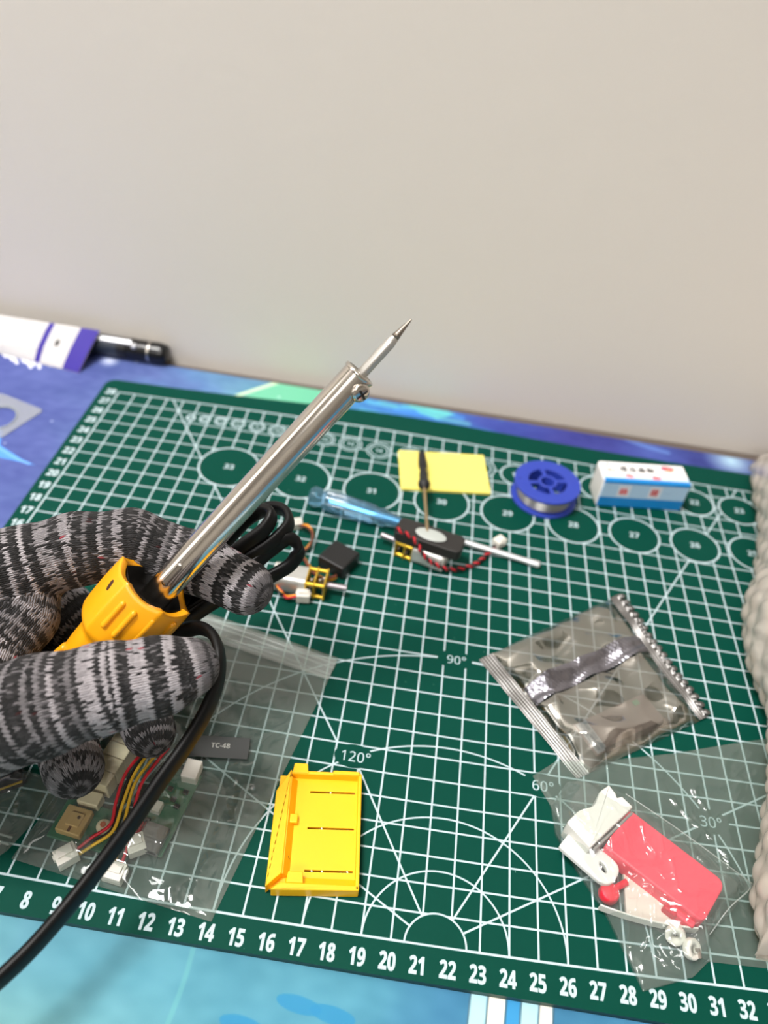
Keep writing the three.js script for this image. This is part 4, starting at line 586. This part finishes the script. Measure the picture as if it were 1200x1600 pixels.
// clear film lying under the small bag
{
  const t = thing('film_bag', 'wide empty clear plastic bag spread under the red parts at the right', 'plastic bag', V(30.5, 5.5, 0.02));
  const out = [[24.95, 6.8], [25.95, 7.65], [27.9, 8.0], [31, 8.9], [33.8, 9.9], [36.5, 10.8], [38, 6], [36, 1.3], [33, 1.0], [30.85, 0.9], [29.3, 1.6], [27.2, 2.9], [26.0, 5.0]];
  worldPart('front_film', sheet(out, [31.4, 5.6], drape([], 0.14, 0.5, 0.16, 0.5, 29), 46, 240), std({ color: '#eef4f1', transmission: 0.955, thickness: 0, roughness: 0.09, ior: 1.5 }), t); worldPart('back_film', sheet(out, [31.4, 5.6], () => 0.03, 4, 80, 0.03), M.film, t);
}
// small bag with red and white parts
{
  const t = thing('parts_bag', 'small clear bag tightly holding red and white plastic parts', 'plastic bag', V(29, 3, 0.05));
  const out = [[28.75, 6.5], [31, 5.1], [32.95, 3.8], [31.9, 2.6], [30.95, 1.7], [30.85, 0.9], [30.2, 0.3], [28.45, -0.38], [28.0, 0.6], [27.4, 1.9], [26.5, 3.2], [25.75, 4.5], [25.6, 5.6], [26.3, 6.7], [27.4, 6.9]];
  const items = [[29.4, 3.55, 1.95, 1.05, -0.6, 1.14], [27.1, 5.0, 0.75, 1.0, 0.98, 1.28], [27.0, 3.4, 0.9, 0.35, -0.6, 0.9], [28.9, 1.9, 0.9, 0.2, 0, 0.9], [29.8, 1.2, 0.4, 0.3, -0.5, 0.6]];
  const hazy = std({ color: '#f0f4f2', transmission: 0.95, thickness: 0, roughness: 0.1 });
  worldPart('front_film', sheet(out, [28.9, 3.4], drape(items, 0.22, 0.8, 0.12, 0.7, 41), 60, 260), hazy, t); worldPart('back_film', sheet(out, [28.9, 3.4], () => 0.2, 4, 80, 0.19), hazy, t);
  const fold = (p) => worldPart('fold', wire(p, 0.025, 40, 6), M.seal, t); fold([[28.3, 6.1, 1.0], [30, 5.0, 1.1], [31.6, 4.1, 0.9], [32.85, 3.75, 0.3]]); fold([[30.95, 1.7, 0.3], [31.6, 2.5, 0.8], [32.4, 3.2, 0.7], [32.85, 3.7, 0.3]]);
  const H = 0.21;
  const r = thing('red_block', 'rounded red plastic block, largest piece in the small clear bag', 'plastic block', V(29.42, 3.58, H), -0.59);
  const redM = std({ color: '#f2485c', roughness: 0.38 });
  part('body', mergeGeometries([flat(roundShape([[-1.95, -0.98, .12], [1.9, -0.98, .3], [1.95, 0.9, .4], [-1.95, 0.98, .25]], 0.2), 0.86, 0.08)]), redM, r); part('foot', box(0.9, 0.5, 0.3, 0.08), redM, r, L3(1.3, 0.28, 1.02)); part('lug', box(0.5, 0.5, 0.25, 0.08), std({ color: '#c21730', roughness: 0.4 }), r, L3(0.9, 0.28, 1.12));
  const w = thing('white_bracket', 'white plastic bracket with a notched end touching the red block', 'plastic bracket', V(27.12, 4.98, H), turnOf(25.79, 4.1, 27.57, 5.98));
  part('body', flat(roundShape([[-1.3, -0.62, .05], [1.25, -0.62, .06], [1.25, -0.1, .03], [1.05, -0.02, .02], [1.15, 0.12, .02], [1.22, 0.5, .05], [0.7, 0.55, .1], [0.1, 0.3, .2], [-0.5, 0.55, .15], [-1.25, 0.52, .1]], 0.05), 1.05, 0.05), M.whitePlastic, w); part('back_plate', box(2.3, 0.9, 0.1, 0.03), std({ color: '#8d8784', roughness: 0.5 }), w, L3(0.0, 0.45, 0.72));
  const f = thing('plastic_lever', 'rounded white arm with a slot hole, beside the white bracket in the small bag', 'plastic arm', V(26.95, 3.45, 0.5), -0.62);
  const fs = roundShape([[-1.2, -0.5, .1], [0.92, -0.55, .5], [0.92, 0.52, .5], [-1.2, 0.52, .3]], 0.2), hole = new THREE.Path(); hole.absellipse(0.38 * CM, 0, 0.2 * CM, 0.09 * CM, 0, Math.PI * 2, true, -0.5); fs.holes.push(hole); part('arm', flat(fs, 0.26, 0.06), std({ color: '#e6e4e0', roughness: 0.4 }), f);
  const p = thing('plastic_sheet', 'thin off-white triangular panel with a curved near rim, under the red block', 'plastic panel', V(28.95, 2.35, H));
  part('sheet', flat(roundShape([[-0.85, 1.1], [-0.9, -0.6], [1.35, -0.6], [0.9, 0.4]], 0.04), 0.18, 0.02), std({ color: '#dcd3c8', roughness: 0.5 }), p); { const s = new THREE.Shape(); s.moveTo(-1.85 * CM, -0.36 * CM); s.quadraticCurveTo(-0.2 * CM, -0.72 * CM, 1.5 * CM, -0.6 * CM); s.lineTo(1.5 * CM, -0.67 * CM); s.quadraticCurveTo(-0.2 * CM, -0.8 * CM, -1.85 * CM, -0.42 * CM); s.closePath(); part('rim', flat(s, 0.42, 0.03), M.whitePlastic, p); }
  const kb = thing('plastic_bobbin', 'small round red knob beside the white arm in the small bag', 'plastic knob', V(27.5, 2.5, H)); part('cap', lathe([[0.01, 0], [0.32, 0], [0.36, 0.06], [0.34, 0.3], [0.28, 0.38], [0.01, 0.4]], 32), M.red, kb); part('stem', (() => { const g = cyl(0.12, 0.12, 0.6, 16); g.rotateZ(Math.PI / 2); return g; })(), M.red, kb, L3(0.4, 0.25, -0.3), [0, 0.6, 0]);
  const washer = (x, y, a, l) => { const q = thing('white_ring', l, 'plastic ring', V(x, y, H + 0.34)); const g = lathe([[0.12, -0.14], [0.3, -0.14], [0.34, -0.08], [0.34, 0.08], [0.3, 0.14], [0.12, 0.14], [0.12, -0.14]], 28); part('ring', g, M.connector, q, null, a); part('notch', box(0.1, 0.16, 0.3, 0.02), std({ color: '#8d8278' }), q, L3(0.2, 0, 0.1), a); };
  washer(29.62, 1.38, [0.9, 0.3, 0.3], 'small white plastic ring nearest the white panel in the small bag'); washer(30.12, 1.02, [0.5, 0.2, -0.5], 'small white plastic ring nearest the bottom tip of the small bag');
}
// bubble wrap parcel along the right side
{
  const t = thing('bubble_wrap_parcel', 'pale parcel wrapped in bubble wrap along the right edge', 'parcel', V(38, 14, 0.0));
  const edge = [[32.5, 1.2], [32.3, 2.3], [33.1, 5.1], [34.3, 8.6], [34.5, 9.5], [34.75, 11.0], [34.6, 13.2], [34.7, 15.05], [34.95, 16.5], [36.4, 20.0], [37.3, 23.5], [38.0, 27.6], [38.5, 29.2]];
  const cur = new THREE.CatmullRomCurve3(edge.map(([x, y]) => new THREE.Vector3(x, y, 0))), NV = 320, NU = 200, P = [], U = [], I = [];
  const prof = new THREE.CatmullRomCurve3([[0.9, 0.12], [0.25, 0.7], [0.0, 1.7], [0.3, 2.7], [1.3, 3.6], [3, 4.1], [6, 4.3], [9, 4.3], [12, 4.0], [13.4, 2.4], [12.6, 0.12]].map(([a, b]) => new THREE.Vector3(a, b, 0)));
  const pp = prof.getSpacedPoints(NU), cc = cur.getSpacedPoints(NV), tot = prof.getLength(), hex = 1.05;
  for (let j = 0; j <= NV; j++) for (let i = 0; i <= NU; i++) {
    const c = cc[j], q = pp[i], e = clamp(Math.min(j, NV - j) / 26), sh = Math.sqrt(1 - (1 - e) ** 2), s = i / NU * tot, v = j / NV * cur.getLength();
    const row = Math.round(v / (hex * 0.866)), off = (row & 1) * hex / 2, bu = s - off, du = bu - Math.round(bu / hex) * hex, dv = v - row * hex * 0.866, d = Math.hypot(du, dv) / 0.44, bub = d < 1 ? (1 - d * d) * 0.15 : 0;
    const sag = 0.09 * n2(s / 3, v / 3) + 0.05 * crease(s, v, 0.35, 8), ta = prof.getTangentAt(i / NU), nx = -ta.y, ny = ta.x, k = Math.max(bub + sag, -q.y + 0.1);
    P.push((c.x + q.x + nx * k) * CM, Math.max(0.06, (q.y + ny * k) * (0.25 + 0.75 * sh)) * CM, -(c.y) * CM); U.push(s / 10, v / 10);
  }
  for (let j = 0; j < NV; j++) for (let i = 0; i < NU; i++) { const a = j * (NU + 1) + i; I.push(a, a + 1, a + NU + 2, a, a + NU + 2, a + NU + 1); }
  const g = new THREE.BufferGeometry(); g.setAttribute('position', new THREE.Float32BufferAttribute(P, 3)); g.setAttribute('uv', new THREE.Float32BufferAttribute(U, 2)); g.setIndex(I); g.computeVertexNormals();
  worldPart('bubble_wrap', g, std({ color: '#e6ddd2', transmission: 0.6, thickness: 0, roughness: 0.16 }), t);
  const core = flat(roundShape([[34.4, 3], [46, 3], [50, 28], [39.3, 28], [36.2, 16]], 1.5), 3.4, 0.5); core.translate(0, 0.1 * CM, 0); worldPart('carton', core, std({ color: '#bfb3a3', roughness: 0.7 }), t);
}
// white pouch and clear hang tab on the desk mat, far left
{
  const t = thing('white_pouch', 'white plastic pouch with purple bands and a hang hole by the wall', 'pouch', V(-6, 31, -0.3), 0);
  const A = [-13.5, 31.35], B = [-3.15, 29.78], C = [-2.5, 32.2], D = [-13.5, 32.35], NU = 90, NV = 40;
  const top = canvas(1024, 256), g = top.getContext('2d'); g.fillStyle = '#cecbca'; g.fillRect(0, 0, 1024, 256); g.fillStyle = '#3d2f93'; g.fillRect(912, 0, 112, 256); g.fillRect(722, 0, 34, 256); g.fillStyle = '#b9b6b4'; g.fillRect(900, 0, 6, 256); g.fillStyle = '#3a3733'; g.beginPath(); g.ellipse(822, 128, 12, 22, 0, 0, 7); g.fill();
  const mk = (h) => { const P = [], U = [], I = []; for (let j = 0; j <= NV; j++) for (let i = 0; i <= NU; i++) { const u = i / NU, v = j / NV, x0 = A[0] + (B[0] - A[0]) * u, y0 = A[1] + (B[1] - A[1]) * u, x1 = D[0] + (C[0] - D[0]) * u, y1 = D[1] + (C[1] - D[1]) * u; P.push((x0 + (x1 - x0) * v) * CM, h(u, v) * CM, -(y0 + (y1 - y0) * v) * CM); U.push(u, v); } for (let j = 0; j < NV; j++) for (let i = 0; i < NU; i++) { const a = j * (NU + 1) + i; I.push(a, a + 1, a + NU + 2, a, a + NU + 2, a + NU + 1); } const q = new THREE.BufferGeometry(); q.setAttribute('position', new THREE.Float32BufferAttribute(P, 3)); q.setAttribute('uv', new THREE.Float32BufferAttribute(U, 2)); q.setIndex(I); q.computeVertexNormals(); return q; };
  const prof = (u, v) => { const e = Math.sqrt(clamp(Math.min(v, 1 - v) / 0.4)), b = smooth(0.98, 0.55, u); return -0.26 + 1.75 * v + e * (0.12 + 0.3 * b + 0.2 * crease(u * 9, v * 3, 0.5, 2) * b) * (1 - 0.5 * v); };
  worldPart('front_sheet', mk(prof), std({ map: ctex(top), roughness: 0.55, specularIntensity: 0.4 }), t); worldPart('back_sheet', mk((u, v) => -0.28 + 1.75 * v), M.whitePlastic, t);
  const h = thing('hang_tab', 'clear plastic hang tab with a round hole lying on the blue desk mat', 'plastic tab', V(-5.2, 24.6, -0.29));
  const s = roundShape([[-9.6, 26.6, .2], [-6.4, 26.5, .3], [-3.45, 25.55, .35], [-4.55, 22.5, .3], [-9.6, 21.6, .3]].map(([x, y, r]) => [x + 5.2, y - 24.6, r]), 0.3), o = new THREE.Path(); o.absellipse(-0.35 * CM, -0.4 * CM, 0.95 * CM, 1.1 * CM, 0, Math.PI * 2, true); s.holes.push(o);
  part('sheet', flat(s, 0.07, 0.02, 24), std({ color: '#dfe3ea', transmission: 0.75, thickness: 0, roughness: 0.14 }), h);
  const rimC = []; for (let i = 0; i <= 48; i++) { const a = i / 48 * Math.PI * 2; rimC.push(L3(-0.35 + 0.97 * Math.cos(a), 0.08, 0.4 - 1.12 * Math.sin(a))); } part('hole_rim', new THREE.TubeGeometry(new THREE.CatmullRomCurve3(rimC), 90, 0.06 * CM, 8), M.seal, h);
}
scene.traverse((o) => { if (o.isMesh) o.castShadow = o.receiveShadow = true; if (o.isLight && !o.isRectAreaLight) o.castShadow = true; });
renderer.render(scene, camera);
